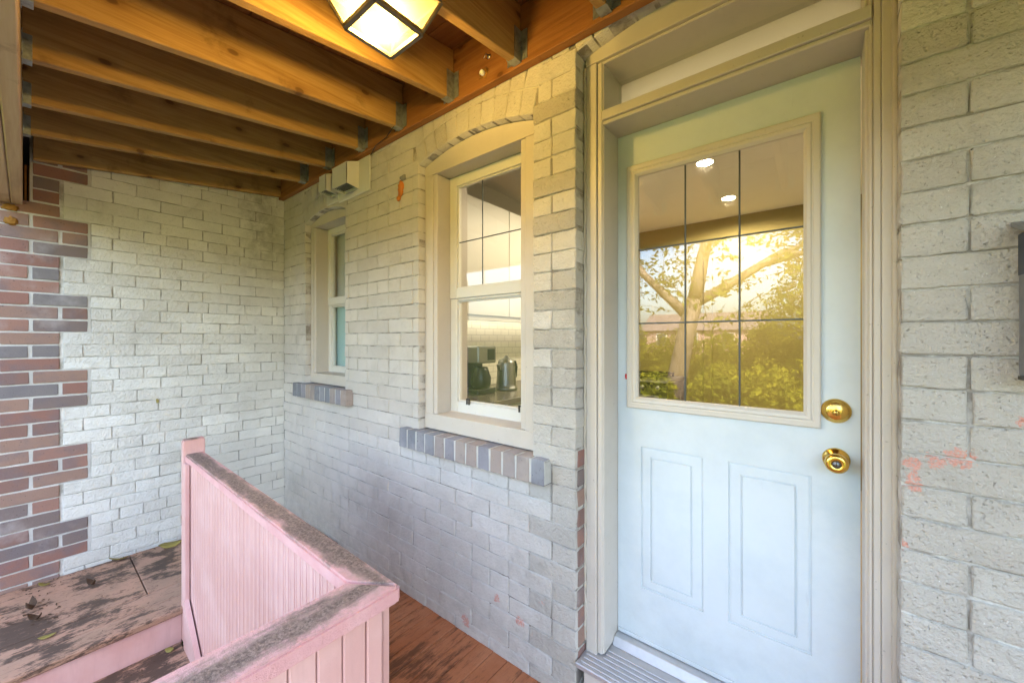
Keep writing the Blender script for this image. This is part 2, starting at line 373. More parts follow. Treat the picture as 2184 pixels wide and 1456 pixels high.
M['leaf_shrub'] = leafmat('shrub_leaves', (.15, .17, .015), (.36, .33, .03))
M['bark'] = timber('tree_bark', (.10, .07, .045), (.17, .125, .085), (.24, .18, .125), 2, .5)
def grass():
    g = G('lawn', .9, .1); p = g.pos()
    g.col(g.mix(g.ss(g.noise(p, .8, 5), .35, .7), (.030, .045, .010), (.060, .070, .018))); g.bump(g.noise(p, 25, 5, .7), .8, .05); return g.m
M['grass'] = grass()
M['siding'] = plain('far_house_brick', (.42, .26, .22), .85)
M['roof'] = plain('far_house_shingles', (.16, .12, .11), .9)
M['pane_far'] = plain('far_window_glass', (.06, .07, .08), .15, .6)

# ------------------------------------------------------------------ mesh helpers
def link(name, mesh, mat, parent=None, kind=None):
    o = bpy.data.objects.new(name, mesh); COL.objects.link(o)
    if mat is not None and len(mesh.materials) == 0: mesh.materials.append(M[mat] if isinstance(mat, str) else mat)
    if parent is not None:
        o.parent = parent; o.matrix_parent_inverse = Matrix.Translation(-WL[parent.name])
    if kind: o['kind'] = kind
    WL[o.name] = Vector((0, 0, 0))
    return o
WL = {}
def tag(o, label, cat=None, group=None, kind=None):
    o['label'] = label
    if cat: o['category'] = cat
    if group: o['group'] = group
    if kind: o['kind'] = kind
    return o
def thing(name, label, cat, loc=(0, 0, 0), group=None, kind=None):
    o = bpy.data.objects.new(name, None); COL.objects.link(o); o.location = loc; o.empty_display_size = .1
    WL[o.name] = Vector(loc)
    return tag(o, label, cat, group, kind)
class B:
    def __init__(s): s.bm = bmesh.new()
    def box(s, x0, x1, y0, y1, z0, z1, bev=0.0, seg=1):
        r = bmesh.ops.create_cube(s.bm, size=1); vs = r['verts']
        for v in vs: v.co = Vector(((x0+x1)/2+v.co.x*(x1-x0), (y0+y1)/2+v.co.y*(y1-y0), (z0+z1)/2+v.co.z*(z1-z0)))
        if bev: bmesh.ops.bevel(s.bm, geom=list({e for v in vs for e in v.link_edges}), offset=bev, segments=seg, affect='EDGES', profile=.6)
        return s
    def hexa(s, pts, bev=0.0):
        """8 points: bottom loop of 4 then top loop of 4"""
        vs = [s.bm.verts.new(p) for p in pts]
        fs = [(3, 2, 1, 0), (4, 5, 6, 7), (0, 1, 5, 4), (1, 2, 6, 5), (2, 3, 7, 6), (3, 0, 4, 7)]
        for f in fs: s.bm.faces.new([vs[i] for i in f])
        if bev: bmesh.ops.bevel(s.bm, geom=list({e for v in vs for e in v.link_edges}), offset=bev, segments=1, affect='EDGES')
        return s
    def poly(s, pts): s.bm.faces.new([s.bm.verts.new(p) for p in pts]); return s
    def lathe(s, prof, center, axis='Y', n=24):
        """prof: list of (radius, offset along axis)"""
        rings = []
        for (r, h) in prof:
            ring = []
            for i in range(n):
                a = 2*math.pi*i/n; c, d = r*math.cos(a), r*math.sin(a)
                p = {'Y': (c, h, d), 'Z': (c, d, h), 'X': (h, c, d)}[axis]
                ring.append(s.bm.verts.new(Vector(center)+Vector(p)))
            rings.append(ring)
        for a, b in zip(rings, rings[1:]):
            for i in range(n):
                s.bm.faces.new((a[i], a[(i+1) % n], b[(i+1) % n], b[i]))
        for ring in (rings[0], rings[-1]):
            try: s.bm.faces.new(ring)
            except ValueError: pass
        return s
    def tube(s, pts, rad, n=8):
        pts = [Vector(p) for p in pts]; rads = rad if isinstance(rad, (list, tuple)) else [rad]*len(pts)
        rings = []
        for i, p in enumerate(pts):
            d = (pts[min(i+1, len(pts)-1)]-pts[max(i-1, 0)]).normalized()
            u = d.orthogonal().normalized() if i == 0 else (rings_u-d*rings_u.dot(d)).normalized()
            rings_u = u; v = d.cross(u)
            rings.append([s.bm.verts.new(p+(u*math.cos(2*math.pi*k/n)+v*math.sin(2*math.pi*k/n))*rads[i]) for k in range(n)])
        for a, b in zip(rings, rings[1:]):
            for k in range(n): s.bm.faces.new((a[k], a[(k+1) % n], b[(k+1) % n], b[k]))
        s.bm.faces.new(rings[0]); s.bm.faces.new(rings[-1])
        return s
    def mesh(s, name, smooth=False):
        bmesh.ops.recalc_face_normals(s.bm, faces=s.bm.faces)
        me = bpy.data.meshes.new(name); s.bm.to_mesh(me); s.bm.free()
        if smooth: me.polygons.foreach_set('use_smooth', [True]*len(me.polygons))
        return me
    def obj(s, name, mat, parent=None, smooth=False, kind=None):
        return link(name, s.mesh(name, smooth), mat, parent, kind)
def bx(name, mat, parent, x0, x1, y0, y1, z0, z1, bev=.002, kind=None):
    return B().box(x0, x1, y0, y1, z0, z1, bev).obj(name, mat, parent, kind=kind)

# ================================================================== BRICKWORK
YB = 1.325                    # face of the house wall
XW = -3.475                   # face of the side wall
def brick_mesh(name, L, H, D, seed, rag=.0022, bev=.0030, pull=.0036):
    rnd = random.Random(seed)
    xs = [0, bev/L, .36, .68, 1-bev/L, 1]; zs = [0, bev/H, 1-bev/H, 1]
    bm = bmesh.new(); V = {}; NR = []
    for i, a in enumerate(xs):
        for k, c in enumerate(zs):
            edge = i in (0, 5) or k in (0, 3)
            corner = i in (0, 5) and k in (0, 3)
            x = (a-.5)*L; z = (c-.5)*H
            x += rnd.uniform(-rag, rag); z += rnd.uniform(-rag, rag)*(.9 if edge else .5)
            if corner: x *= 1-.022*rnd.random()-.006; z *= 1-.09*rnd.random()-.02
            y = rnd.uniform(-.0011, .0011)+(pull if edge else 0)
            V[i, k] = bm.verts.new((x, y, z))
            ex = (i == 5)-(i == 0); ez = (k == 3)-(k == 0)
            NR.append(Vector((ex*1.1, -.8, ez*1.1)).normalized() if edge else Vector((rnd.uniform(-.03, .03), -1, rnd.uniform(-.04, .04))).normalized())
    for i in range(5):
        for k in range(3): bm.faces.new((V[i, k], V[i+1, k], V[i+1, k+1], V[i, k+1]))
    loop = [(i, 0) for i in range(5)]+[(5, k) for k in range(3)]+[(i, 3) for i in range(5, 0, -1)]+[(0, k) for k in range(3, 0, -1)]
    back = [bm.verts.new((V[q].co.x, D, V[q].co.z)) for q in loop]
    n = len(loop)
    for q in range(n): bm.faces.new((V[loop[q]], back[q], back[(q+1) % n], V[loop[(q+1) % n]]))
    bmesh.ops.recalc_face_normals(bm, faces=bm.faces)
    c = sum((f.normal.y for f in bm.faces if abs(f.normal.y) > .8))
    if c > 0:
        for f in bm.faces: f.normal_flip()
    me = bpy.data.meshes.new(name); bm.to_mesh(me); bm.free()
    me.polygons.foreach_set('use_smooth', [True]*len(me.polygons))
    for q in loop: NR.append(Vector(((q[0] == 5)-(q[0] == 0), 0, (q[1] == 3)-(q[1] == 0))).normalized())
    me.normals_split_custom_set_from_vertices(NR)
    return me
BD = .105
def variants(tagname, L, H, n, mat, **kw):
    out = []
    for i in range(n):
        me = brick_mesh(tagname, L, H, BD, hash((tagname, i)) % 9999 if False else i*17+int(L*1000)+len(tagname), **kw)
        me.materials.append(M[mat]); out.append(me)
    return out
def place(mesh_set, L0, L, H0, H, mat4, parent, rnd, name='brick'):
    me = rnd.choice(mesh_set)
    o = bpy.data.objects.new(name, me); COL.objects.link(o)
    flip = rnd.random() < .5
    o.parent = parent; o.matrix_parent_inverse = Matrix.Translation(-WL[parent.name])
    o.matrix_basis = mat4 @ Matrix.Diagonal((L/L0, 1, H/H0, 1))
    return o
def frame(rot, origin):
    return Matrix.Translation(origin) @ Matrix.Rotation(rot, 4, 'Z')

# ------------------------------------------------ house wall (left and right of the door)
CH, PHASE = .0778, .052-.0778        # course height and level of the lowest bed joint
JT = .0058
OPEN = [dict(x0=-1.708, x1=-.9535, z0=.93, zs=2.352, rise=.060, sill=(-1.825, -.859, .83)),
        dict(x0=-3.078, x1=-2.489, z0=1.085, zs=2.285, rise=.055, sill=(-3.188, -2.388, .985)),
        dict(x0=-.745, x1=.143, z0=-.2, zs=2.520, rise=.06, sill=None)]
for o_ in OPEN:
    hw = (o_['x1']-o_['x0'])/2; o_['xc'] = (o_['x0']+o_['x1'])/2
    o_['R'] = (hw*hw+o_['rise']**2)/(2*o_['rise']); o_['zc'] = o_['zs']+o_['rise']-o_['R']
def arch_z(o_, x):
    d = x-o_['xc']; return o_['zc']+math.sqrt(max(0, o_['R']**2-d*d))
WTOP = 2.62
house = thing('house_wall', 'grey white painted brick house wall with two arched windows and the door opening', 'brick wall', (-1.7, YB, 0))
cand = []                                        # (size score, kind, L, H, matrix)
rnd = random.Random(3)
U = .2262
def interval_sub(ivs, a, b):
    out = []
    for (p, q) in ivs:
        if b <= p or a >= q: out.append((p, q)); continue
        if a > p: out.append((p, a))
        if b < q: out.append((b, q))
    return out
ncourse = int((WTOP-PHASE)/CH)+1
for k in range(ncourse):
    z0 = PHASE+k*CH; z1 = z0+CH; zm = (z0+z1)/2
    if z1 < .02: continue
    def cells(a, b, anchor, d):
        header = (k % 6 == 4)
        u = U/2 if header else U
        x = anchor if (k % 2 == 0) else anchor+d*U/2
        if header and k % 2: x = anchor
        xs = [anchor] if x != anchor else []
        while (x-a)*(x-b) <= 0 or abs(x-anchor) < 1e-6 or x == anchor+d*U/2:
            xs.append(x); x += d*u
            if len(xs) > 60: break
        xs.append(b if d > 0 else a)
        xs = sorted(set(round(min(max(q, a), b), 5) for q in xs))
        return [(p, q) for p, q in zip(xs, xs[1:]) if q-p > .004]
    for (a, b, anchor, d) in ((XW, -.745, -.745, -1), (.143, .95, .143, 1)):
        for (p, q) in cells(a, b, anchor, d):
            ivs = [(p, q)]
            for o_ in OPEN:
                if o_['z0']-.005 < zm < o_['zs']: ivs = interval_sub(ivs, o_['x0'], o_['x1'])
                if o_['zs'] <= zm:
                    if zm < o_['zs']+o_['rise']+.215: ivs = interval_sub(ivs, o_['x0']-.028, o_['x1']+.028)
                if o_['sill'] and o_['sill'][2]-CH*.45 < zm < o_['z0']+.0:
                    if zm > o_['sill'][2]-.005: ivs = interval_sub(ivs, o_['sill'][0]+.0, o_['sill'][1]-.0)
            for (s, e) in ivs:
                L = e-s-JT+rnd.uniform(-.003, .0025)
                if L < .025: continue
                c = Vector(((s+e)/2, YB+rnd.uniform(-.0022, .0022), zm+rnd.uniform(-.0012, .0012)))
                m4 = frame(rnd.uniform(-.004, .004), c) @ Matrix.Rotation(rnd.uniform(-.006, .006), 4, 'Y')
                dist = c.length
                hid = 0
                # courses low down behind the pink stair guard cannot be seen
                if c.x < -1.3 and zm < .42+(-1.3-c.x)*.16: hid = 1
                cand.append((hid, -(L*CH)/(dist*dist)*(1 if c.x > -.2 else .8), L, CH-JT, m4, c.x > -.95))
cand.sort(key=lambda t: (t[0], t[1]))
ST = variants('brick', .2162, CH-JT, 9, 'house_paint'); HD = variants('brick', .104, CH-JT, 7, 'house_paint')
STP = variants('brick', .2162, CH-JT, 7, 'pier_paint', rag=.0022); HDP = variants('brick', .104, CH-JT, 5, 'pier_paint', rag=.0022)
rest = bmesh.new()
NARCH = 46
for i, (hid, sc, L, H, m4, pier) in enumerate(cand):
    sets, L0 = ((STP if pier else ST), .2162) if L > .15 else ((HDP if pier else HD), .104)
    if i < 300-NARCH: place(sets, L0, L, CH-JT, H, m4, house, rnd)
    else:
        me = rnd.choice(sets).copy(); me.transform(m4 @ Matrix.Diagonal((L/L0, 1, 1, 1))); rest.from_mesh(me); bpy.data.meshes.remove(me)
# segmental arches, two rings of rowlocks
RW = variants('brick', .066, .103, 8, 'house_paint')
arch_n = 0
for o_ in OPEN:
    ang = math.asin((o_['x1']-o_['x0'])/2/o_['R'])
    for ring in range(2):
        r = o_['R']+ring*.110+.055
        n = max(7, round(2*ang*o_['R']/.0775))
        for i in range(n):
            a = -ang+(i+.5)*2*ang/n
            c = Vector((o_['xc']+r*math.sin(a), YB+rnd.uniform(-.001, .001), o_['zc']+r*math.cos(a)))
            if c.z-.05 > 2.60: continue
            m4 = Matrix.Translation(c) @ Matrix.Rotation(a, 4, 'Y')
            wd = 2*ang*r/n-.0062
            if arch_n < NARCH and c.z < 2.585: place(RW, .066, wd, .103, .103, m4, house, rnd); arch_n += 1
            else:
                me = rnd.choice(RW).copy(); me.transform(m4 @ Matrix.Diagonal((wd/.066, 1, 1, 1))); rest.from_mesh(me); bpy.data.meshes.remove(me)
me = bpy.data.meshes.new('brickwork'); rest.to_mesh(me); rest.free(); me.materials.clear(); me.materials.append(M['house_paint'])
me.polygons.foreach_set('use_smooth', [True]*len(me.polygons))
ro = link('brickwork', me, 'house_paint', house, 'stuff')
# mortar face with openings and returns
def mortar_face():
    bm = bmesh.new(); rec = .0085
    bps = {XW, 6.5}
    for o_ in OPEN: bps |= {o_['x0']-.004, o_['x1']+.004}
    xs = sorted(bps); grid = []
    for a, b in zip(xs, xs[1:]):
        n = max(1, int((b-a)/.03))
        grid += [a+(b-a)*i/n for i in range(n)]
    grid.append(xs[-1])
    Y = YB+rec
    def q(*p): bm.faces.new([bm.verts.new(v) for v in p])
    for a, b in zip(grid, grid[1:]):
        m = (a+b)/2; ivs = [[(-.3, -.3), (WTOP+.3, WTOP+.3)]]
        hole = None
        for o_ in OPEN:
            if o_['x0']-.0041 < m < o_['x1']+.0041: hole = o_
        if hole is None: q((a, Y, -.3), (b, Y, -.3), (b, Y, WTOP+.3), (a, Y, WTOP+.3))
        else:
            ta, tb = arch_z(hole, a)+.004, arch_z(hole, b)+.004
            q((a, Y, ta), (b, Y, tb), (b, Y, WTOP+.3), (a, Y, WTOP+.3))
            q((a, Y, ta), (b, Y, tb), (b, Y+.1, tb), (a, Y+.1, ta))
            if hole['z0'] > 0: q((a, Y, -.3), (b, Y, -.3), (b, Y, hole['z0']-.004), (a, Y, hole['z0']-.004)); q((a, Y, hole['z0']-.004), (b, Y, hole['z0']-.004), (b, Y+.1, hole['z0']-.004), (a, Y+.1, hole['z0']-.004))
    for o_ in OPEN:
        for x in (o_['x0']-.004, o_['x1']+.004):
            z = arch_z(o_, x)+.004; q((x, Y, o_['z0']-.01), (x, Y+.1, o_['z0']-.01), (x, Y+.1, z), (x, Y, z))
    me = bpy.data.meshes.new('mortar'); bm.to_mesh(me); bm.free(); return me
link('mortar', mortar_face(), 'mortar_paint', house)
# solid core behind the face brick
core = B(); Y0, Y1 = YB+BD-.002, 1.655
for (a, b, z0, z1) in ((-3.7, -3.078, -.3, 3.0), (-2.489, -1.708, -.3, 3.0), (-.9535, -.745, -.3, 3.0), (.143, 6.5, -.3, 3.0),
                       (-3.078, -2.489, -.3, 1.085), (-3.078, -2.489, 2.30, 3.0), (-1.708, -.9535, -.3, .93), (-1.708, -.9535, 2.365, 3.0),
                       (-.745, .143, 2.56, 3.0), (-.745, .143, -.3, .10)):
    core.box(a, b, Y0, Y1, z0, z1)
core.obj('wall_core', 'mortar_paint', house)
# bare red brick ends in the reveal beside the door, lower courses
RVB = variants('brick', .055, CH-JT, 4, 'quoin')
for k in range(1, 14):
    zm = PHASE+(k+.5)*CH
    if zm < .16 or zm > 1.02: continue
    m4 = Matrix.Translation((-.7452+.0032, YB+.045, zm)) @ Matrix.Rotation(R(90), 4, 'Z')
    place(RVB, .055, .058, CH-JT, CH-.016, m4, house, rnd)

# ------------------------------------------------ side wall with its red brick toothing
CS = .0737; PS = 1.898-25*CS-CS
side = thing('side_wall', 'white painted brick side wall toothed into bare red brown brick at its outer end', 'brick wall', (XW, .5, 0))
SS_ = variants('brick', .2167, CS-.0052, 9, 'wall_paint'); SH = variants('brick', .1047, CS-.0052, 6, 'wall_paint')
QS = variants('brick', .209, CS-.0095, 6, 'quoin', rag=.0012, bev=.003, pull=.002); QH = variants('brick', .1, CS-.0095, 5, 'quoin', rag=.0012, bev=.003, pull=.002)
def sidepos(s, e, zm): return frame(R(90)+rnd.uniform(-.004, .004), Vector((XW+rnd.uniform(-.002, .002), (s+e)/2, zm+rnd.uniform(-.001, .001)))) @ Matrix.Rotation(rnd.uniform(-.005, .005), 4, 'Y')
scand = []
for k in range(36):
    z0 = PS+k*CS; zm = z0+CS/2
    if z0 > 2.58 or z0 < -.06: continue
    g6 = (k-26) % 6                              # 0..2 long toothing, 3..5 short
    long_ = g6 < 3
    edge = .232 if long_ else .121
    # bare bricks
    pat = []
    first = .023 if g6 in (0, 2) else (.132 if g6 == 1 else None)
    if long_:
        if g6 in (0, 2): pat = [(.023, .232), (-.091, .009), (-.316, -.107), (-.45, -.332)]
        else: pat = [(.132, .232), (-.093, .116), (-.318, -.109), (-.45, -.334)]
    else:
        if g6 in (3, 5): pat = [(-.09, .121), (-.315, -.106), (-.45, -.331)]
        else: pat = [(.021, .121), (-.095, .005), (-.32, -.111), (-.45, -.336)]
    for (s, e) in pat:
        if z0 > 2.13:
            if e < .03: continue
            s = max(s, .023)
        if zm < 2.6: place(QS if e-s > .15 else QH, .209 if e-s > .15 else .1, e-s, CS-.0095, CS-.0095, sidepos(s, e, zm), side, rnd)
    # painted bricks from the toothing to the corner
    header = (k % 6 == 4)
    u = .2265/2 if header else .2265
    x = .109-.2265 if (k % 2) else .109-.2265/2
    if header: x = .109-.2265+.03
    x += rnd.uniform(-.008, .008)
    js = []
    while x < 1.33:
        if x > edge+.05 and x < YB-.025: js.append(x)
        x += u
    js = [edge+.012]+js+[YB+.01]
    for s, e in zip(js, js[1:]):
        L = e-s-.0058+rnd.uniform(-.002, .002)
        if L > .02: scand.append((0 if zm > .0 else 1, (s+e)/2, zm, L, s, e))
for (h, um, zm, L, s, e) in scand:
    sets, L0 = (SS_, .2167) if L > .15 else (SH, .1047)
    place(sets, L0, L, CS-.0052, CS-.0052, sidepos(s, e, zm), side, rnd)
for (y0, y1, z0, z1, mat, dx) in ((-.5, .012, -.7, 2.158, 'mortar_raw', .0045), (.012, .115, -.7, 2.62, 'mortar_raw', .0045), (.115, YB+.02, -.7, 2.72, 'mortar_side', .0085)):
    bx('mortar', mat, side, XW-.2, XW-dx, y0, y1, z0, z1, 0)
# mortar edge strips where red brick courses run past the short teeth
for k in range(36):
    z0 = PS+k*CS
    if (k-26) % 6 == 0 and 0 < z0 < 2.5: bx('mortar', 'mortar_raw', side, XW-.01, XW-.0042, .112, .245, z0-.004, z0+3*CS+.004, 0)
# foam squirts beside the beam end
def blob(name, c, r, mat, parent=None, sq=(1, 1, 1), seed=0, sub=3, amp=.35, fr=1.4):
    bm = bmesh.new(); bmesh.ops.create_icosphere(bm, subdivisions=sub, radius=1)
    for v in bm.verts:
        n = v.co.normalized(); d = 1+amp*noise.noise(n*fr*2+Vector((seed*3.1, seed, 0)))+amp*.5*noise.noise(n*fr*5+Vector((0, seed*2.3, 1)))
        v.co = Vector((c[0]+n.x*r*d*sq[0], c[1]+n.y*r*d*sq[1], c[2]+n.z*r*d*sq[2]))
    me = bpy.data.meshes.new(name); bm.to_mesh(me); bm.free()
    me.polygons.foreach_set('use_smooth', [True]*len(me.polygons))
    return link(name, me, mat, parent)
blob('foam', (XW+.002, -.055, 2.135), .020, 'foam_old', side, (.4, 1.3, .9), 3, 3, .6, 2.2)
blob('foam', (XW+.002, -.052, 2.062), .022, 'foam_old', side, (.5, 1.1, 1.0), 5, 3, .6, 2.2)

# ================================================================== FLOORS
fl = thing('porch_floor', 'rust red painted tongue and groove porch floor', None, (-.5, .9, 0), kind='structure')
x = -3.45; i = 0
def plank_floor(parent, mat, x0, x1, w, y0, y1, zt, th=.03):
    x = x0
    while x < x1-.01:
        e = min(x+w, x1); bx('plank', mat, parent, x+.0012, e-.0012, y0, y1, zt-th, zt+random.uniform(-.0012, .0012), .002); x = e
plank_floor(fl, 'porch_floor', -.80, 2.2, .083, -.9, YB+.002, 0)
plank_floor(fl, 'porch_floor', -2.58, -.80, .083, .565, YB+.002, 0)
bx('joist_bed', 'dark', fl, -2.58, 2.2, .57, YB, -.12, -.034, 0)
bx('joist_bed', 'dark', fl, -.80, 2.2, -.9, .57, -.12, -.034, 0)
pl = thing('landing', 'worn pink landing boards stained black along the left wall', None, (-3.0, .4, 0), kind='structure')
bx('board', 'platform', pl, XW+.004, -2.863, .414, YB, .005, .035, .002)
bx('board', 'platform', pl, XW+.004, -2.863, -.8, .409, .005, .0355, .002)
bx('board', 'platform', pl, -2.858, -2.715, -.8, YB, .004, .036, .003)
bx('nosing', 'platform', pl, -2.711, -2.572, -.8, YB, .003, .038, .007)
bx('board', 'dark', pl, XW+.01, -2.61, -.8, YB, -.12, 0, 0)
st = thing('stairs', 'pink painted steps going down beside the landing', None, (-2.0, .1, -.5), kind='structure')
zt = -.14; xr = -2.592
bx('riser', 'pink', st, xr-.02, xr, -.8, .503, -.16, .002, .002)
for i in range(6):
    bx('tread', 'platform', st, xr+.001, xr+.285, -.8, .5, zt-.03, zt, .006)
    xr += .25
    bx('riser', 'pink', st, xr-.02, xr, -.8, .498, zt-.19, zt-.031, .002); zt -= .19
g_ = thing('ground', 'green lawn in front of the porch', None, (0, -10, -.55), kind='structure')
B().poly([(-200, -250, -.55), (200, -250, -.55), (200, 60, -.55), (-200, 60, -.55)]).obj('lawn', 'grass', g_)
pb = thing('porch_base', 'dark skirt under the porch floor edge', None, (0, -.9, -.5), kind='structure')
bx('skirt', 'porch_floor', pb, -.80, 2.2, -.93, -.902, -.55, -.02, .002)
bx('skirt', 'porch_floor', pb, 2.202, 2.23, -.93, YB, -.55, -.02, .002)

# ================================================================== PORCH ROOF FRAMING
pr = thing('porch_roof', 'exposed orange brown timber joist ceiling of the porch', 'ceiling', (-1.4, .7, 2.5))  # right end runs on out of view, lengthened to cut daylight on the walls
SL = (2.560-2.395)/1.25
def jz(y): return 2.395+SL*y
YL = YB-.040                                       # inner face of the ledger
bx('ledger', 'ledger', pr, XW+.006, 6.5, YL, YB-.001, 2.55, 2.80, .003)
beam = B().box(-3.62, 6.5, -.052, -.012, 2.160, 2.625, .004).obj('beam', 'beam', pr)
B().box(-3.62, 6.5, -.095, -.054, 2.162, 2.625, .004).obj('beam', 'beam', pr)
B().box(-3.62, 6.5, -.140, -.097, 2.160, 2.625, .004).obj('beam', 'beam', pr)
bx('shim_filler', 'ledger', pr, XW-.10, XW-.05, -.006, .003, 2.163, 2.40, .001)
bx('shim_filler', 'joist', pr, XW-.10, XW-.05, .008, .018, 2.163, 2.40, .001)
bx('shim_filler', 'dark', pr, XW-.40, XW-.146, -.2, .06, 2.10, 2.70, .001)  # added dark block, no real part; stops sky showing through the gap
def hanger_mesh(dep, ht):
    h = B()
    for s in (-1, 1):
        h.box(s*.0205-.0012, s*.0205+.0012, -dep, 0, -.002, ht)
        a, b = (.0205, .052) if s > 0 else (-.052, -.0205)
        h.box(a, b, -.0022, 0, .004, ht)
    h.box(-.0215, 0.0215, -dep, 0, -.0045, -.002)
    q = 0.015
    while q < ht:
        for s in (-1, 1): h.lathe([(.0032, -.001), (.0032, .001)], (s*.0225, -dep*.5, q), 'X', 6) ; h.lathe([(.0035, -.0035), (.0035, -.002)], (s*.036, 0, q+.004), 'Y', 6)
        q += .026
    m = h.mesh('joist_hanger'); m.materials.append(M['galv']); return m
HM = hanger_mesh(.046, .125); HM2 = hanger_mesh(.024, .085)
def nail_mesh():
    m = B().lathe([(.0001, -.0018), (.004, -.0012), (.0042, 0)], (0, 0, 0), 'Y', 8).mesh('nail', True); m.materials.append(M['screw']); return m
NM = nail_mesh()
JX = [-3.432, -2.975, -2.595, -2.19, -1.809, -1.405, -1.0, -.6, -.2, .2, .6, 1.0, 1.4, 1.8, 2.2, 2.6, 3.0]+[3.4+.4*q for q in range(8)]
jr = random.Random(11)
for i, x in enumerate(JX):
    y0, y1 = -.011, YL-.0015
    if i == 0: y0 = .024
    dz = .012 if i == 0 else 0
    wob = jr.uniform(-.004, .004)
    j = B().hexa([(x-.019, y0, jz(y0)+dz), (x+.019, y0, jz(y0)+dz), (x+.019, y1, jz(y1)+wob*.3), (x-.019, y1, jz(y1)+wob*.3),
                  (x-.019, y0, jz(y0)+.236), (x+.019, y0, jz(y0)+.236), (x+.019, y1, jz(y1)+.236), (x-.019, y1, jz(y1)+.236)], .003).obj('joist', 'joist', pr)
    if i == 0: continue
    for (yy, rot) in ((YL-.001, 0), (-.0105, math.pi)):
        h = bpy.data.objects.new('joist_hanger', HM if rot == 0 else HM2); COL.objects.link(h); h.parent = j
        h.matrix_parent_inverse = Matrix.Translation(-WL['porch_roof'])
        h.location = (x, yy, jz(yy)-.0015) ; h.rotation_euler = (0, 0, rot)
        h.matrix_parent_inverse = Matrix.Identity(4)
    WL[j.name] = Vector((0, 0, 0))
# deck boards above the joists
y = -.30
while y < YB-.02:
    e = min(y+.143, YB-.002); a, b = jz(y)+.2375, jz(e)+.2375
    B().hexa([(XW-.1, y+.0015, a), (6.5, y+.0015, a), (6.5, e-.0015, b), (XW-.1, e-.0015, b), (XW-.1, y+.0015, a+.036), (6.5, y+.0015, a+.036), (6.5, e-.0015, b+.036), (XW-.1, e-.0015, b+.036)]).obj('deck_board', 'deck', pr)
    y = e
B().box(XW-.1, 6.5, -.31, 1.36, 2.90, 2.91).obj('deck_membrane', 'dark', pr)

# fixings in the ledger
hk = thing('eye_hook', 'small steel hook screwed into the ledger board left of the door', 'hook', (-1.16, YL, 2.66))
B().tube([(-1.16, YL+.002, 2.668), (-1.16, YL-.018, 2.668), (-1.153, YL-.028, 2.66), (-1.16, YL-.030, 2.648), (-1.17, YL-.024, 2.652)], .0025).obj('hook', 'screw', hk, True)
B().lathe([(.0105, .001), (.0105, -.003), (.004, -.005)], (-1.16, YL, 2.668), 'Y', 14).obj('collar', 'screw', hk, True)
pf = thing('pipe_stub', 'pale pipe stub with foam round it poking through the ledger board', 'pipe', (-1.19, YL, 2.60))
B().lathe([(.011, 0), (.011, -.02), (.008, -.02), (.0075, -.002)], (-1.19, YL, 2.602), 'Y', 16).obj('pipe', 'whiteboard', pf, True)
blob('foam_ring', (-1.192, YL, 2.604), .021, 'foam_old', pf, (1.25, .25, 1.0), 9, 3, .7, 2.6)
wi = B().tube([(-1.80, YL-.05, 2.56), (-1.93, YL-.012, 2.555), (-2.05, YL-.004, 2.549), (-2.16, YB-.006, 2.545), (-2.21, YB-.004, 2.53)], .0022, 6).obj('wire', 'black', None, True)
tag(wi, 'thin dark wire sagging from a joist hanger to the white vent', 'wire')

# ================================================================== LANTERN
LX, LY, LZ = -1.045, .680, 2.352
la = thing('ceiling_lantern', 'lit square lantern with frosted panes and bronze frame under the joists', 'lamp', (LX, LY, LZ))
hb, ht, hh = .080, .122, .098
cb = [(-1, -1), (1, -1), (1, 1), (-1, 1)]
P0 = [Vector((LX+a*hb, LY+b*hb, LZ)) for a, b in cb]; P1 = [Vector((LX+a*ht, LY+b*ht, LZ+hh)) for a, b in cb]
def bar(p, q, r): return B().tube([p, q], r, 4)
for i in range(4):
    B().tube([P0[i], P1[i]], .0068, 6).obj('frame_bar', 'bronze', la)
    B().tube([P0[i], P0[(i+1) % 4]], .0095, 4).obj('frame_bar', 'bronze', la)
    B().tube([P1[i], P1[(i+1) % 4]], .0065, 4).obj('frame_bar', 'bronze', la)
    B().poly([P0[i], P0[(i+1) % 4], P1[(i+1) % 4], P1[i]]).obj('glass_pane', 'lampglass', la)
B().poly(P0).obj('glass_pane', 'lampglass', la)
zc_ = jz(LY)
B().hexa([P1[0]+Vector((0, 0, .004)), P1[1]+Vector((0, 0, .004)), P1[2]+Vector((0, 0, .004)), P1[3]+Vector((0, 0, .004))]+
         [Vector((LX+a*.06, LY+b*.06, zc_-.028)) for a, b in cb]).obj('roof_cap', 'bronze', la)
B().box(LX-.06, LX+.06, LY-.06, LY+.06, zc_-.027, zc_-.006, .003).obj('mounting_plate', 'bronze', la)
B().lathe([(.0005, -.038), (.016, -.032), (.024, -.012), (.02, .008), (.012, .026), (.012, .05)], (LX+.02, LY+.015, LZ+.062), 'Z', 16).obj('bulb', 'bulb', la, True)
pl_ = bpy.data.lights.new('lantern_light', 'POINT'); pl_.energy = 5.8; pl_.color = (1, .66, .17); pl_.shadow_soft_size = .04
plo = bpy.data.objects.new('lantern_light', pl_); COL.objects.link(plo); plo.parent = la; plo.location = (0, 0, .035)

# ================================================================== STAIR GUARD
gd = thing('stair_guard', 'pink boarded stair guard with a flat cap crusted in dark grime', 'railing', (-1.6, .5, 0))
CT = .826
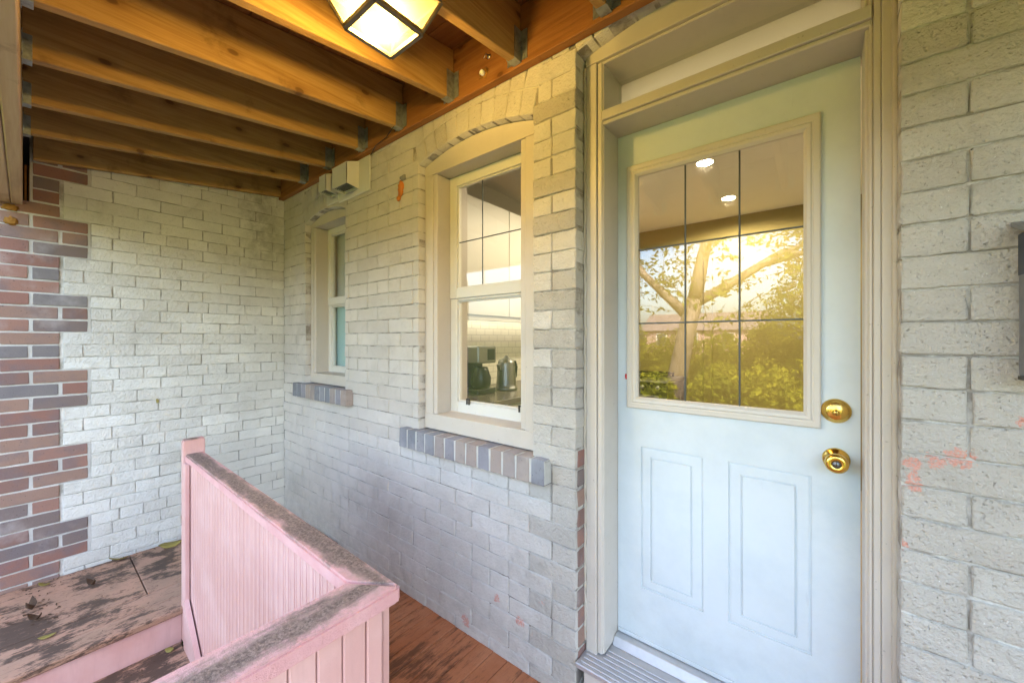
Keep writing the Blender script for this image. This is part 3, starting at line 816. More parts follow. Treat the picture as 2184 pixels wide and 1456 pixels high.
# cap: two mitred lengths
def prism(pts, z0, z1, name, mat, parent, bev):
    b = B(); n = len(pts)
    lo = [b.bm.verts.new((p[0], p[1], z0)) for p in pts]; hi = [b.bm.verts.new((p[0], p[1], z1)) for p in pts]
    b.bm.faces.new(lo[::-1]); b.bm.faces.new(hi)
    for i in range(n): b.bm.faces.new((lo[i], lo[(i+1) % n], hi[(i+1) % n], hi[i]))
    bmesh.ops.bevel(b.bm, geom=list(b.bm.edges), offset=bev, segments=2, affect='EDGES')
    return b.obj(name, mat, parent)
prism([(-2.55, .507), (-.902, .484), (-.788, .560), (-2.55, .587)], CT-.040, CT, 'cap_rail', 'pink_cap', gd, .006)
prism([(-.9035, .4828), (-.9035, -.75), (-.788, -.75), (-.787, .5588)], CT-.040, CT-.0006, 'cap_rail', 'pink_cap_b', gd, .006)
prism([(-2.603, .503), (-2.552, .503), (-2.552, .592), (-2.603, .592)], -.14, .893, 'end_post', 'pink', gd, .005)
prism([(-2.600, .506), (-2.555, .506), (-2.555, .589), (-2.600, .589)], .8935, .8965, 'post_top', 'pink_cap', gd, .001)
# v-grooved boards on the face towards the door
y = .488
bw = .0555
while y > -.74:
    bx('board', 'pink', gd, -.836, -.818, y-bw+.0010, y-.0010, .0, CT-.041, .0035); y -= bw
bx('corner_trim', 'pink', gd, -.838, -.8155, .4892, .528, .0, CT-.041, .003)
bx('back_board', 'pink', gd, -.862, -.837, -.74, .50, -.6, CT-.042, .001)
# beadboard towards the stairs and plain boards towards the house
bead = B(); x = -2.55
n = 40; W = (2.55-.864)/n
vs = []
for i in range(n):
    for (f, d) in ((0, .004), (.10, .004), (.16, 0), (.36, 0), (.40, .0035), (.46, .0), (.94, 0), (1.0, .004)):
        xx = -2.55+(i+f)*W; yy = .524-.026*(i+f)/n+d
        vs.append((xx, yy))
for (a, b) in zip(vs, vs[1:]):
    if b[0]-a[0] > 1e-6: bead.poly([(a[0], a[1], -.9), (b[0], b[1], -.9), (b[0], b[1], CT-.041), (a[0], a[1], CT-.041)])
bead.obj('beadboard_panel', 'pink', gd)
bx('stair_skirt', 'pink', gd, -2.55, -2.515, .500, .5205, -.14, CT-.045, .003)
B().hexa([(-2.515, .495, -.14), (-.87, .475, -1.39), (-.87, .493, -1.39), (-2.515, .516, -.14), (-2.515, .495, .10), (-.87, .475, -1.15), (-.87, .493, -1.15), (-2.515, .516, .10)]).obj('stair_skirt', 'pink', gd)
x = -2.55
while x < -.86:
    e = min(x+.09, -.842); bx('board', 'pink', gd, x+.001, e-.001, .546, .566, .0, CT-.041, .003); x = e

# ================================================================== WINDOWS
def window(name, label, o_, frames, zs):
    """timber frame in the arched opening with a two-sash window"""
    x0, x1, z0 = o_['x0'], o_['x1'], o_['z0']
    t = thing(name, label, 'window', ((x0+x1)/2, YB, z0))
    yc, ys = 1.367, 1.461
    cw = frames['cw']; zh = frames['head']
    zsill = z0+frames['sill_h']
    # casing: flat boards with a bead at the inner edge
    for s in (0, 1):
        a, b = (x0+.003, x0+cw-.03) if s == 0 else (x1-cw+.03, x1-.003)
        bx('casing', 'trim', t, a, b, yc, 1.50, z0+.006, zh-.001, .002)
        a, b = (x0+cw-.0295, x0+cw) if s == 0 else (x1-cw, x1-cw+.0295)
        bx('casing', 'trim', t, a, b, yc+.005, 1.60, zsill, zh-.001, .003)
    # arched head board
    hb_ = B(); n = 16; pts = []
    for i in range(n+1):
        x = x0+.003+(x1-x0-.006)*i/n; pts.append((x, arch_z(o_, x)-.003))
    for (pa, pb_) in zip(pts, pts[1:]):
        hb_.poly([(pa[0], yc, zh), (pb_[0], yc, zh), (pb_[0], yc, pb_[1]), (pa[0], yc, pa[1])])
        hb_.poly([(pa[0], yc, zh), (pb_[0], yc, zh), (pb_[0], ys+.06, zh), (pa[0], ys+.06, zh)])
    hb_.obj('head_board', 'trim', t)
    # timber sill
    B().hexa([(x0+.003, yc-.003, z0+.004), (x1-.003, yc-.003, z0+.004), (x1-.003, 1.60, z0+.004), (x0+.003, 1.60, z0+.004),
              (x0+.003, yc-.003, zsill-.002), (x1-.003, yc-.003, zsill-.002), (x1-.003, ys+.02, zsill+.006), (x0+.003, ys+.02, zsill+.006)], .002).obj('timber_sill', 'trim', t)
    # sashes
    sx0, sx1 = x0+cw+.001, x1-cw-.001
    gx0, gx1 = sx0+frames['stile'], sx1-frames['stile']
    zb, zgb, zr0, zr1, zgt, zt_ = zs
    def sash(nm, za, zga, zgb_, zb_, y, glassm='window_glass'):
        s = B().box(sx0, gx0, y, y+.04, za, zb_, .002).obj(nm, 'sash', t)
        for (a, b, c, d) in ((gx1, sx1, za, zb_), (gx0+.0005, gx1-.0005, za, zga), (gx0+.0005, gx1-.0005, zgb_, zb_)):
            B().box(a, b, y+.0005, y+.04, c, d, .002).obj('rail', 'sash', s)
        for (a, b, c, d) in ((gx0, gx0+.008, zga+.008, zgb_-.008), (gx1-.008, gx1, zga+.008, zgb_-.008), (gx0, gx1, zga, zga+.0075), (gx0, gx1, zgb_-.0075, zgb_)):
            B().box(a+.0002, b-.0002, y+.010, y+.030, c, d, .001).obj('glazing_bead', 'sash', s)
        B().box(gx0+.004, gx1-.004, y+.020, y+.024, zga+.004, zgb_-.004).obj('glass_pane', glassm, s)
        return s
    up = sash('upper_sash', zr0, zr1, zgt, zt_, ys+.0)
    lo = sash('lower_sash', zb, zgb, zr0-.012, zr0-.001, ys+.006)
    return t, (gx0, gx1), up, lo
w1, (ga, gb), up, lo = window('window', 'larger ivory sash window beside the door looking into the kitchen', OPEN[0], dict(cw=.097, head=2.298, sill_h=.086, stile=.052), (1.017, 1.078, 1.636, 1.690, 2.245, 2.297))
ysg = 1.461+.0195
mx_ = (ga+gb)/2
for b in (B().box(-1.382, -1.377, ysg-.004, ysg-.0005, 1.692, 2.243), B().box(ga, gb, ysg-.0045, ysg-.001, 1.937, 1.942)): b.obj('muntin', 'lead', up)
for xx in (-1.47, -1.12):
    B().box(xx-.010, xx-.006, 1.458, 1.466, 1.068, 1.098).box(xx+.006, xx+.010, 1.458, 1.466, 1.068, 1.098).box(xx-.010, xx+.010, 1.458, 1.466, 1.094, 1.100).obj('latch', 'black', lo)
w2, (ga2, gb2), up2, lo2 = window('window', 'smaller ivory sash window near the corner with grey and teal frosted panes', OPEN[1], dict(cw=.075, head=2.262, sill_h=.078, stile=.042), (1.163, 1.207, 1.680, 1.730, 2.215, 2.261))
B().box(ga2-.02, gb2+.02, 1.525, 1.530, 1.70, 2.25).obj('blind', 'blind', w2)
B().box(ga2-.02, gb2+.02, 1.520, 1.5235, 1.18, 1.699).obj('frosted_panel', 'frost', w2)
# brick sills
for (o_, n, lab) in ((OPEN[0], 13, 'projecting brick sill of grey and tan rowlocks under the larger window'), (OPEN[1], 11, 'projecting brick sill of red and grey rowlocks under the smaller window')):
    a, b, zb = o_['sill']; t = thing('brick_sill', lab, 'window sill', ((a+b)/2, YB, zb), 'brick window sills')
    SB = variants('brick', .064, .098, 6, 'sill_brick', rag=.0016, bev=.003, pull=.0025); wdt = (b-a)/n
    for i in range(n):
        xm = a+(i+.5)*wdt
        m4 = Matrix.Translation((xm, YB-.045+rnd.uniform(-.002, .002), zb+.050)) @ Matrix.Rotation(R(-1), 4, 'X')
        place(SB, .064, wdt-.0105, .098, .100, m4, t, rnd)
    bx('mortar', 'mortar_raw', t, a+.005, b-.005, YB-.0412, YB+.02, zb+.003, zb+.0975, 0)

# ================================================================== DOOR
dr = thing('door_frame', 'taupe painted door frame with a narrow transom light above the door', 'door frame', (-.3, 1.4, .2))
yf = 1.393
L0, L1, R0, R1 = -.738, -.672, .0945, .139
bx('casing', 'trim', dr, L0, L0+.044, yf, 1.44, .175, 2.4935, .002)
bx('casing', 'trim', dr, L0+.0445, L1, yf+.007, 1.52, .185, 2.4935, .004)
bx('jamb', 'trim', dr, L1-.02, L1+.0045, yf+.014, 1.532, .187, 2.246, .002)
bx('jamb', 'trim', dr, L1-.02, L1+.004, 1.534, 1.62, .187, 2.246, .001)
bx('jamb', 'trim', dr, L1-.02, L1+.004, yf+.014, 1.62, 2.298, 2.4935, .001)
bx('casing', 'trim', dr, R0+.0235, R1, yf, 1.44, .175, 2.4935, .002)
bx('casing', 'trim', dr, R0+.008, R0+.023, yf+.004, 1.5, .18, 2.4935, .002)
bx('casing', 'trim', dr, R0-.0005, R0+.0075, yf+.012, 1.52, .185, 2.4935, .002)
bx('jamb', 'trim', dr, .0868, R0+.01, yf+.024, 1.532, .187, 2.246, .002)
bx('jamb', 'trim', dr, .0868, R0+.01, yf+.024, 1.62, 2.298, 2.4935, .002)
bx('transom_bar', 'trim', dr, L1+.0001, R0+.005, yf+.001, 1.62, 2.2615, 2.297, .002)
bx('transom_bar', 'trim', dr, L1+.0005, R0+.004, yf+.010, 1.60, 2.2465, 2.261, .003)
bx('head_casing', 'trim', dr, L0-.001, R1, yf-.002, 1.44, 2.494, 2.61, .002)
bx('head_casing', 'trim', dr, L0+.01, R1-.01, yf+.010, 1.62, 2.484, 2.4938, .003)
bx('transom_glass', 'glass', dr, L1, R0, 1.545, 1.549, 2.29, 2.50, 0)
B().poly([(L1, 1.575, 2.29), (R0, 1.575, 2.29), (R0, 1.575, 2.50), (L1, 1.575, 2.50)]).obj('transom_panel', 'film', dr)
# caulk down both sides
for (xx, yy, z0, z1, r0) in ((.1435, 1.3895, .18, 2.5, .0085), (-.7415, 1.391, .22, 2.5, .0055)):
    pts = []; rad = []; z = z0; k = 0
    while z < z1:
        nz = noise.noise(Vector((xx*9, 0, z*26)))
        pts.append((xx+.003*nz, yy-.003*noise.noise(Vector((5, xx, z*17))), z)); rad.append(r0*(1+.4*nz)); z += .012
    B().tube(pts, rad, 7).obj('caulk', 'caulk', dr, True)
# the door leaf
dd = thing('door', 'pale blue white entry door with nine pane glass and two raised panels', 'door', (-.29, 1.535, .2))
yd = 1.535
SX0, SX1, SZ0, SZ1 = -.6665, .0845, .213, 2.2455
def panel_face():
    """front face of the leaf with moulded panels pressed in and a hole for the light"""
    b = B(); bm = b.bm
    pan = [(-.570, -.341, .424, .986), (-.261, -.029, .424, .986)]
    hole = (-.600, -.032, 1.163, 2.086)
    xs = sorted({SX0, SX1, hole[0], hole[1]} | {p[i] for p in pan for i in (0, 1)})
    zs = sorted({SZ0, SZ1, hole[2], hole[3], .424, .986})
    for a, c in zip(xs, xs[1:]):
        for e, f in zip(zs, zs[1:]):
            mx, mz = (a+c)/2, (e+f)/2
            if hole[0] < mx < hole[1] and hole[2] < mz < hole[3]: continue
            if any(p[0] < mx < p[1] and p[2] < mz < p[3] for p in pan): continue
            b.poly([(a, yd, e), (c, yd, e), (c, yd, f), (a, yd, f)])
    for p in pan:
        rings = []
        for (ins, dep) in ((0, 0), (.0008, .0060), (.0034, .0060), (.0075, .0036), (.0105, .0032), (.037, .0026), (.0378, .0062), (.0402, .0062), (.0445, .0005)):
            rings.append([bm.verts.new(v) for v in ((p[0]+ins, yd+dep, p[2]+ins), (p[1]-ins, yd+dep, p[2]+ins), (p[1]-ins, yd+dep, p[3]-ins), (p[0]+ins, yd+dep, p[3]-ins))])
        for r, s in zip(rings, rings[1:]):
            for i in range(4): bm.faces.new((r[i], r[(i+1) % 4], s[(i+1) % 4], s[i]))
        bm.faces.new(rings[-1])
    me = bpy.data.meshes.new('leaf'); bmesh.ops.remove_doubles(bm, verts=bm.verts, dist=1e-5)
    bmesh.ops.recalc_face_normals(bm, faces=bm.faces); bm.to_mesh(me); bm.free(); return me
leaf = link('leaf', panel_face(), 'door_paint', dd)
for (a, b, c, d) in ((SX0, -.600, SZ0, SZ1), (-.032, SX1, SZ0, SZ1), (-.5995, -.0325, SZ0, 1.163), (-.5995, -.0325, 2.086, SZ1)):
    bx('leaf_edge', 'door_paint', dd, a, b, yd+.0115, yd+.044, c, d, 0)
# glazing frame: mitred moulding
fo = (-.626, -.006, 1.137, 2.112); fi = (-.582, -.050, 1.182, 2.065)
def mould(sections):
    b = B(); rings = []
    for (t, dep) in sections:
        q = [fo[i]+(fi[i]-fo[i])*t for i in range(4)]
        rings.append([b.bm.verts.new(v) for v in ((q[0], yd-dep, q[2]), (q[1], yd-dep, q[2]), (q[1], yd-dep, q[3]), (q[0], yd-dep, q[3]))])
    for r, s in zip(rings, rings[1:]):
        for i in range(4): b.bm.faces.new((r[i], r[(i+1) % 4], s[(i+1) % 4], s[i]))
    return b
gf = mould([(0, -.001), (.02, .009), (.10, .0115), (.42, .0115), (.46, .0095), (.52, .0095), (.60, .0125), (.80, .011), (1.0, .002), (1.0, -.012)]).obj('glazing_frame', 'glazing', dd)
bx('glass_pane', 'glass', dd, fi[0]-.01, fi[1]+.01, yd+.010, yd+.014, fi[2]-.01, fi[3]+.01, 0)
for i in (1, 2):
    xx = fi[0]+(fi[1]-fi[0])*i/3; bx('muntin', 'lead', dd, xx-.0028, xx+.0028, yd+.0052, yd+.0095, fi[2], fi[3], .001)
    zz = fi[2]+(fi[3]-fi[2])*i/3; bx('muntin', 'lead', dd, fi[0], fi[1], yd+.0058, yd+.0092, zz-.0028, zz+.0028, .001)
# dead bolt and knob
kx = .029
bo = B().lathe([(.0365, .0), (.0365, -.004), (.034, -.009), (.029, -.012), (.0285, -.014), (.024, -.017), (.0235, -.0175), (.0001, -.0175)], (kx, yd, 1.196), 'Y', 40).obj('dead_bolt', 'brass', dd, True)
B().lathe([(.0085, -.0177), (.0085, -.0195), (.0001, -.0197)], (kx, yd, 1.192), 'Y', 20).obj('lock_cylinder', 'brass', bo, True)
B().box(kx-.001, kx+.001, yd-.0205, yd-.019, 1.185, 1.197).obj('keyhole', 'brass_dark', bo)
kn = B().lathe([(.0335, .0), (.0335, -.004), (.030, -.008), (.017, -.012), (.0135, -.020), (.0135, -.032), (.020, -.038), (.0265, -.045), (.0285, -.054), (.0275, -.062), (.022, -.0675), (.0125, -.069), (.0115, -.0675), (.0001, -.0675)], (kx, yd, 1.050), 'Y', 44).obj('knob', 'brass', dd, True)
B().lathe([(.0098, -.0675), (.0098, -.0705), (.0001, -.0706)], (kx, yd, 1.050), 'Y', 20).obj('lock_cylinder', 'steel', kn, True)
B().box(kx-.001, kx+.001, yd-.0715, yd-.070, 1.044, 1.056).obj('keyhole', 'brass_dark', kn)
blob('red_paint_fleck', (-.628, yd-.008, 1.262), .010, 'red', dd, (.45, .3, 1.1), 4, 2, .5)
# threshold
th = thing('threshold', 'ribbed grey metal door threshold with a boarded riser below', 'threshold', (-.3, 1.4, 0))
bx('sill_plate', 'alu', th, -.742, .142, YB-.012, 1.60, .160, .180, .003)
for i in range(6):
    yy = YB+.004+i*.022; bx('rib', 'alu', th, L1+.006-.06*(yy < 1.39), R0-.006+.04*(yy < 1.39), yy, yy+.007, .1805, .1845, .0015)
B().hexa([(L1+.0055, 1.478, .181), (R0-.012, 1.478, .181), (R0-.012, 1.60, .181), (L1+.0055, 1.60, .181), (L1+.0055, 1.500, .209), (R0-.012, 1.500, .209), (R0-.012, 1.60, .211), (L1+.0055, 1.60, .211)], .002).obj('saddle', 'alu', th)
bx('door_sweep', 'door_paint', th, SX0+.002, SX1-.002, yd-.006, yd+.01, .2125, .228, .002)
bx('riser_board', 'trim', th, -.715, .12, YB+.006, YB+.03, .0, .1595, .002)

# ================================================================== VENTS, FOAM, MAILBOX
def vent(lab, xf0, xf1, zf0, zf1, xh0, xh1, zb, proj):
    t = thing('exhaust_vent', lab, 'vent', ((xf0+xf1)/2, YB, zf0), 'exhaust vents under the ledger')
    prism2 = B().box(xf0, xf1, YB-.011, YB-.002, zf0, zf1, .004).obj('flange', 'vent', t)
    h = B(); yh = YB-proj; zt2 = zf1-.012
    # hood: front, two cheeks and a sloping top, open below
    A = lambda x, y, z: (x, y, z)
    zk = zt2-.03
    h.poly([A(xh0, yh, zb), A(xh1, yh, zb), A(xh1, yh, zk), A(xh0, yh, zk)])
    h.poly([A(xh0, yh, zk), A(xh1, yh, zk), A(xh1, YB-.011, zt2), A(xh0, YB-.011, zt2)])
    for x in (xh0, xh1): h.poly([A(x, yh, zb), A(x, YB-.011, zb-.012), A(x, YB-.011, zt2), A(x, yh, zk)])
    ho = h.obj('hood', 'vent', t); so_ = ho.modifiers.new('thick', 'SOLIDIFY'); so_.thickness = .003; so_.offset = -1
    g = B().box(xh0+.005, xh1-.005, yh+.006, YB-.012, zb+.012, zb+.016)
    g.obj('grille', 'dark', t)
    yy = yh+.014
    while yy < YB-.02:
        B().box(xh0+.006, xh1-.006, yy, yy+.003, zb+.004, zb+.0115).obj('slat', 'galv', t); yy += .013
    # loose lower flap, hanging
    B().hexa([(xh0+.01, YB-.040, zb-.030), (xh1-.03, YB-.040, zb-.030), (xh1-.03, YB-.012, zb-.012), (xh0+.01, YB-.012, zb-.012),
              (xh0+.01, YB-.0385, zb-.028), (xh1-.03, YB-.0385, zb-.028), (xh1-.03, YB-.0105, zb-.010), (xh0+.01, YB-.0105, zb-.010)]).obj('flap', 'vent', t)
    return t
vent('white plastic exhaust vent hood on the brick, the larger and nearer of two', -2.548, -2.168, 2.330, 2.548, -2.467, -2.291, 2.378, .094)
vent('white plastic exhaust vent hood close to the corner, the smaller of two', -2.72, -2.551, 2.345, 2.546, -2.645, -2.556, 2.398, .094)
hp = thing('patched_hole', 'old hole in the brick left of the larger window plugged with orange foam', 'hole', (-1.87, YB, 2.25))
blob('foam', (-1.862, YB-.004, 2.262), .036, 'foam', hp, (.62, .24, 1.25), 2, 3, .55, 2.0)
blob('foam', (-1.882, YB-.004, 2.214), .020, 'foam', hp, (.8, .3, .9), 6, 3, .55, 2.0)
blob('cement_patch', (-1.845, YB-.001, 2.322), .026, 'smear', hp, (1.2, .18, .6), 7, 3, .4)
mb = thing('mailbox', 'black and grey wall mailbox at the right edge of the house wall', 'mailbox', (.42, YB, 1.33))
bx('body', 'mail', mb, .3235, .56, YB-.075, YB-.004, 1.333, 1.60, .004)
bx('front_panel', 'navy', mb, .3225, .561, YB-.079, YB-.0035, 1.545, 1.636, .003)
B().hexa([(.313, YB-.095, 1.622), (.57, YB-.095, 1.622), (.57, YB-.004, 1.652), (.313, YB-.004, 1.652), (.313, YB-.095, 1.627), (.57, YB-.095, 1.627), (.57, YB-.004, 1.662), (.313, YB-.004, 1.662)], .001).obj('lid', 'mail', mb)
bx('base_lip', 'black', mb, .3225, .561, YB-.077, YB-.0035, 1.326, 1.334, .001)

# ================================================================== LEAVES
def leaf_thing(lab, c, size, mat, rot, curl, normal_up=True, name='leaf', grp='dry leaves'):
    size *= .72; b = B(); n = 8; V = []
    for i in range(n+1):
        t = i/n; wd = size*.27*math.sin(math.pi*min(1, t*1.05))**.8*(1+.15*math.sin(9*t))+.0006
        zc = curl*size*(t-.5)**2*2
        V.append([b.bm.verts.new(((t-.5)*size, s*wd, zc+abs(s)*curl*size*.18+.001)) for s in (-1, 0, 1)])
    for a, e in zip(V, V[1:]):
        for k in (0, 1): b.bm.faces.new((a[k], a[k+1], e[k+1], e[k]))
    o = b.obj(name, mat, None, True); so2 = o.modifiers.new('thick', 'SOLIDIFY'); so2.thickness = .0008
    o.location = c; o.rotation_euler = rot; tag(o, lab, 'leaf', grp); return o
PZ = .0375
leaf_thing('long yellow leaf lying against the side wall by the pink guard', (-3.40, .60, PZ+.004), .17, 'leaf_y', (.25, .1, R(84)), .25)
leaf_thing('green yellow leaf tucked under the side wall beside the longer leaf', (-3.43, .36, PZ+.004), .13, 'leaf_y', (-.3, .1, R(70)), .3)
leaf_thing('small orange leaf below the red brick toothing', (-3.40, .06, PZ+.002), .07, 'leaf_y', (0, .2, R(60)), .5)
leaf_thing('dark curled leaf alone in the middle of the landing', (-3.20, .235, PZ+.001), .075, 'leaf_b', (.3, 0, R(30)), 1.2)
leaf_thing('dark curled leaf nearest the red brick toothing', (-3.15, .02, PZ+.001), .09, 'leaf_b', (.2, 0, R(-20)), 1.3)
leaf_thing('dark crumpled leaf at the left edge of the landing', (-3.02, .03, PZ+.001), .08, 'leaf_b', (.2, 0, R(50)), 1.0)
leaf_thing('thin ochre leaf near the landing nosing', (-2.80, .06, PZ+.002), .08, 'leaf_y', (0, 0, R(80)), .2)
leaf_thing('yellow green leaf at the foot of the pink end post', (-2.54, .45, -.135), .06, 'leaf_y', (.5, 0, R(40)), .6)
leaf_thing('tiny dry leaf stuck on the white side wall', (XW+.006, .55, 1.005), .045, 'leaf_y', (R(40), R(90), 0), .5)

lr = random.Random(77); lv = []; lf = []
def bit(x, y, z, s):
    a = lr.uniform(0, 6.28); i = len(lv); t = lr.uniform(.2, .8); up = lr.uniform(0, .5)*s
    c, d = math.cos(a)*s, math.sin(a)*s
    lv.extend([(x-c, y-d, z), (x+d*t, y-c*t, z+up*.5), (x+c, y+d, z+up), (x-d*t, y+c*t, z+.0005)]); lf.append((i, i+1, i+2, i+3))
for i in range(150): bit(XW+.012+abs(lr.gauss(0, .04)), lr.uniform(-.25, 1.2), PZ, lr.uniform(.002, .008))
for i in range(120): bit(lr.uniform(-3.4, -2.6), lr.uniform(-.3, .48), PZ, lr.uniform(.0015, .006))
for i in range(60): bit(-3.15+lr.gauss(0, .12), .0+lr.gauss(0, .09), PZ, lr.uniform(.004, .014))
for i in range(50): bit(lr.uniform(-2.58, -2.36), lr.uniform(.0, .48), -.138, lr.uniform(.002, .008))
lm = bpy.data.meshes.new('leaf_litter'); lm.from_pydata(lv, [], lf)
tag(link('leaf_litter', lm, 'leaf_b'), 'crumbs of dry leaf scattered over the pink landing', None, None, 'stuff')

# ================================================================== KITCHEN BEHIND THE GLASS
FI, CI = .13, 2.65
ks = thing('kitchen_shell', 'warm beige kitchen walls and ceiling seen through the door glass', None, (-1, 3, FI), kind='structure')
KX0, KX1, KY1 = -2.13, .62, 4.44
bx('ceiling', 'ceiling_in', ks, KX0-.1, KX1+.1, 1.656, KY1+.1, CI, CI+.1, 0)
bx('floor', 'floor_in', ks, KX0-.1, KX1+.1, 1.656, KY1+.1, FI-.1, FI, 0)
bx('wall_left', 'cream_in', ks, KX0-.1, KX0, 1.656, KY1+.1, FI, CI, 0)
bx('wall_right', 'cream_in', ks, KX1, KX1+.1, 1.656, KY1+.1, FI, CI, 0)
bx('wall_back', 'wall_in', ks, KX0, KX1, KY1, KY1+.1, FI, CI, 0)
bx('inner_wall', 'cream_in', ks, KX0, -1.72, 1.656, 1.70, FI, CI, 0); bx('inner_wall', 'cream_in', ks, -.94, -.76, 1.656, 1.70, FI, CI, 0); bx('inner_wall', 'cream_in', ks, .16, KX1, 1.656, 1.70, FI, CI, 0)
bx('inner_wall', 'cream_in', ks, -.76, .16, 1.656, 1.70, 2.52, CI, 0)
bx('inner_wall', 'cream_in', ks, -1.72, -.94, 1.656, 1.70, FI, .93, 0); bx('inner_wall', 'cream_in', ks, -1.72, -.94, 1.656, 1.70, 2.36, CI, 0)
bx('backsplash', 'tile', ks, KX0+.001, KX0+.009, 1.70, KY1, 1.05, 1.56, 0)
bx('doorway_trim', 'wall_in', ks, -.98, -.90, KY1-.02, KY1-.001, FI, 2.25, .002)
bx('doorway_trim', 'wall_in', ks, -.16, -.08, KY1-.02, KY1-.001, FI, 2.25, .002)
sh = thing('back_room_shell', 'dim plain room behind the smaller window', None, (-2.8, 2, FI), kind='structure')
bx('wall_back', 'wall_in', sh, -3.6, -2.26, 2.6, 2.7, FI, CI, 0); bx('wall_left', 'wall_in', sh, -3.7, -3.6, 1.656, 2.7, FI, CI, 0); bx('wall_right', 'wall_in', sh, -2.26, -2.24, 1.656, 2.7, FI, CI, 0)
bx('ceiling', 'ceiling_in', sh, -3.7, -2.24, 1.656, 2.7, CI, CI+.1, 0); bx('floor', 'floor_in', sh, -3.7, -2.24, 1.656, 2.7, FI-.1, FI, 0)
ct = thing('base_cabinet', 'kitchen base cabinet with dark stone worktop along the left kitchen wall', 'cabinet', (-1.8, 2.6, FI))
bx('carcass', 'white_in', ct, KX0+.01, -1.54, 1.71, 3.66, FI, 1.015, .002)
bx('worktop', 'stone', ct, KX0+.01, -1.50, 1.705, 3.665, 1.016, 1.05, .003)
for i in range(4): bx('cabinet_door', 'white_in', ct, -1.539, -1.522, 1.72+i*.485, 2.19+i*.485, FI+.1, 1.0, .002)
wc = thing('wall_cabinet', 'pale kitchen wall cabinets above the tiled backsplash', 'cabinet', (-1.95, 2.6, 1.56))
bx('carcass', 'white_in', wc, KX0+.01, -1.81, 1.71, 3.66, 1.575, 2.35, .002)
bx('light_rail', 'white_in', wc, -1.83, -1.808, 1.71, 3.66, 1.545, 1.574, .001)
for i in range(4): bx('cabinet_door', 'white_in', wc, -1.809, -1.79, 1.72+i*.485, 2.20+i*.485, 1.578, 2.348, .002)
ls = bx('light_strip', 'led', None, -2.05, -2.03, 1.75, 3.6, 1.564, 1.573, 0); tag(ls, 'glowing light strip under the kitchen wall cabinets', 'lamp')
cm = thing('coffee_maker', 'black and steel coffee maker on the worktop beyond the window', 'coffee maker', (-1.86, 1.93, 1.05))
bx('base', 'black', cm, -1.97, -1.76, 1.84, 2.02, 1.0505, 1.085, .006)
bx('column', 'black', cm, -1.97, -1.88, 1.84, 2.02, 1.0855, 1.30, .006)
bx('brew_head', 'steel', cm, -1.97, -1.755, 1.84, 2.02, 1.255, 1.37, .008)
bx('control_panel', 'black', cm, -1.756, -1.752, 1.93, 2.0, 1.275, 1.35, .001)
B().lathe([(.055, 0), (.066, .02), (.068, .07), (.05, .12), (.045, .14)], (-1.815, 1.93, 1.088), 'Z', 24).obj('carafe', 'black', cm, True)
kt = thing('kettle', 'brushed steel electric kettle beside the coffee maker', 'kettle', (-1.80, 2.18, 1.05))
B().lathe([(.08, 0), (.08, .018), (.074, .022), (.072, .05), (.062, .19), (.055, .215), (.02, .228), (.012, .245), (.0001, .248)], (-1.80, 2.18, 1.0505), 'Z', 28).obj('body', 'steel', kt, True)
B().tube([(-1.80, 2.235, 1.25), (-1.80, 2.285, 1.25), (-1.80, 2.30, 1.21), (-1.80, 2.29, 1.14), (-1.80, 2.25, 1.10)], .010, 8).obj('handle', 'black', kt, True)
B().hexa([(-1.815, 2.10, 1.20), (-1.785, 2.10, 1.20), (-1.785, 2.125, 1.19), (-1.815, 2.125, 1.19), (-1.812, 2.085, 1.235), (-1.788, 2.085, 1.235), (-1.785, 2.125, 1.245), (-1.815, 2.125, 1.245)]).obj('spout', 'steel', kt)
rg = thing('gas_range', 'black gas range with cast iron grates at the back of the kitchen', 'stove', (-1.53, 4.1, FI))
bx('body', 'black', rg, -1.92, -1.16, 3.80, 4.42, FI+.001, .995, .004)
bx('cooktop', 'steel', rg, -1.925, -1.155, 3.79, 4.43, .996, 1.02, .004)
for gx in (-1.73, -1.54, -1.35):
    gr = B()
    for dx in (-.08, 0, .08): gr.box(gx+dx-.008, gx+dx+.008, 3.84, 4.38, 1.044, 1.064)
    for dy in (3.84, 4.11, 4.37): gr.box(gx-.085, gx+.085, dy-.008, dy+.008, 1.043, 1.062)
    for dx in (-.08, .08):
        for dy in (3.85, 4.37): gr.box(gx+dx-.008, gx+dx+.008, dy-.008, dy+.008, 1.02, 1.044)
    gr.obj('grate', 'black', rg)
for i in range(5): B().lathe([(.022, 0), (.02, -.03), (.0001, -.031)], (-1.84+i*.15, 3.79, .95), 'Y', 16).obj('knob', 'steel', rg, True)
bx('oven_handle', 'steel', rg, -1.86, -1.22, 3.745, 3.765, .86, .88, .006)
def downlight(x, y, lab):
    t = thing('downlight', lab, 'lamp', (x, y, CI), 'recessed kitchen downlights')
    B().lathe([(.052, 0), (.062, -.004), (.064, 0)], (x, y, CI-.0005), 'Z', 32).obj('trim_ring', 'white_in', t, True)
    B().lathe([(.05, 0), (.05, -.003)], (x, y, CI-.001), 'Z', 32).obj('lens', 'downlight', t, True)
    q = bpy.data.lights.new('downlight_lamp', 'SPOT'); q.energy = 8.0; q.color = (1, .84, .58); q.spot_size = R(172); q.spot_blend = .25; q.shadow_soft_size = .05
    qo = bpy.data.objects.new('downlight_lamp', q); COL.objects.link(qo); qo.parent = t; qo.location = (0, 0, -.02)
downlight(-.65, 2.97, 'glowing recessed downlight nearer the door, higher of the two in the glass')
downlight(-.65, 3.84, 'glowing recessed downlight deeper in the kitchen, lower of the two in the glass')

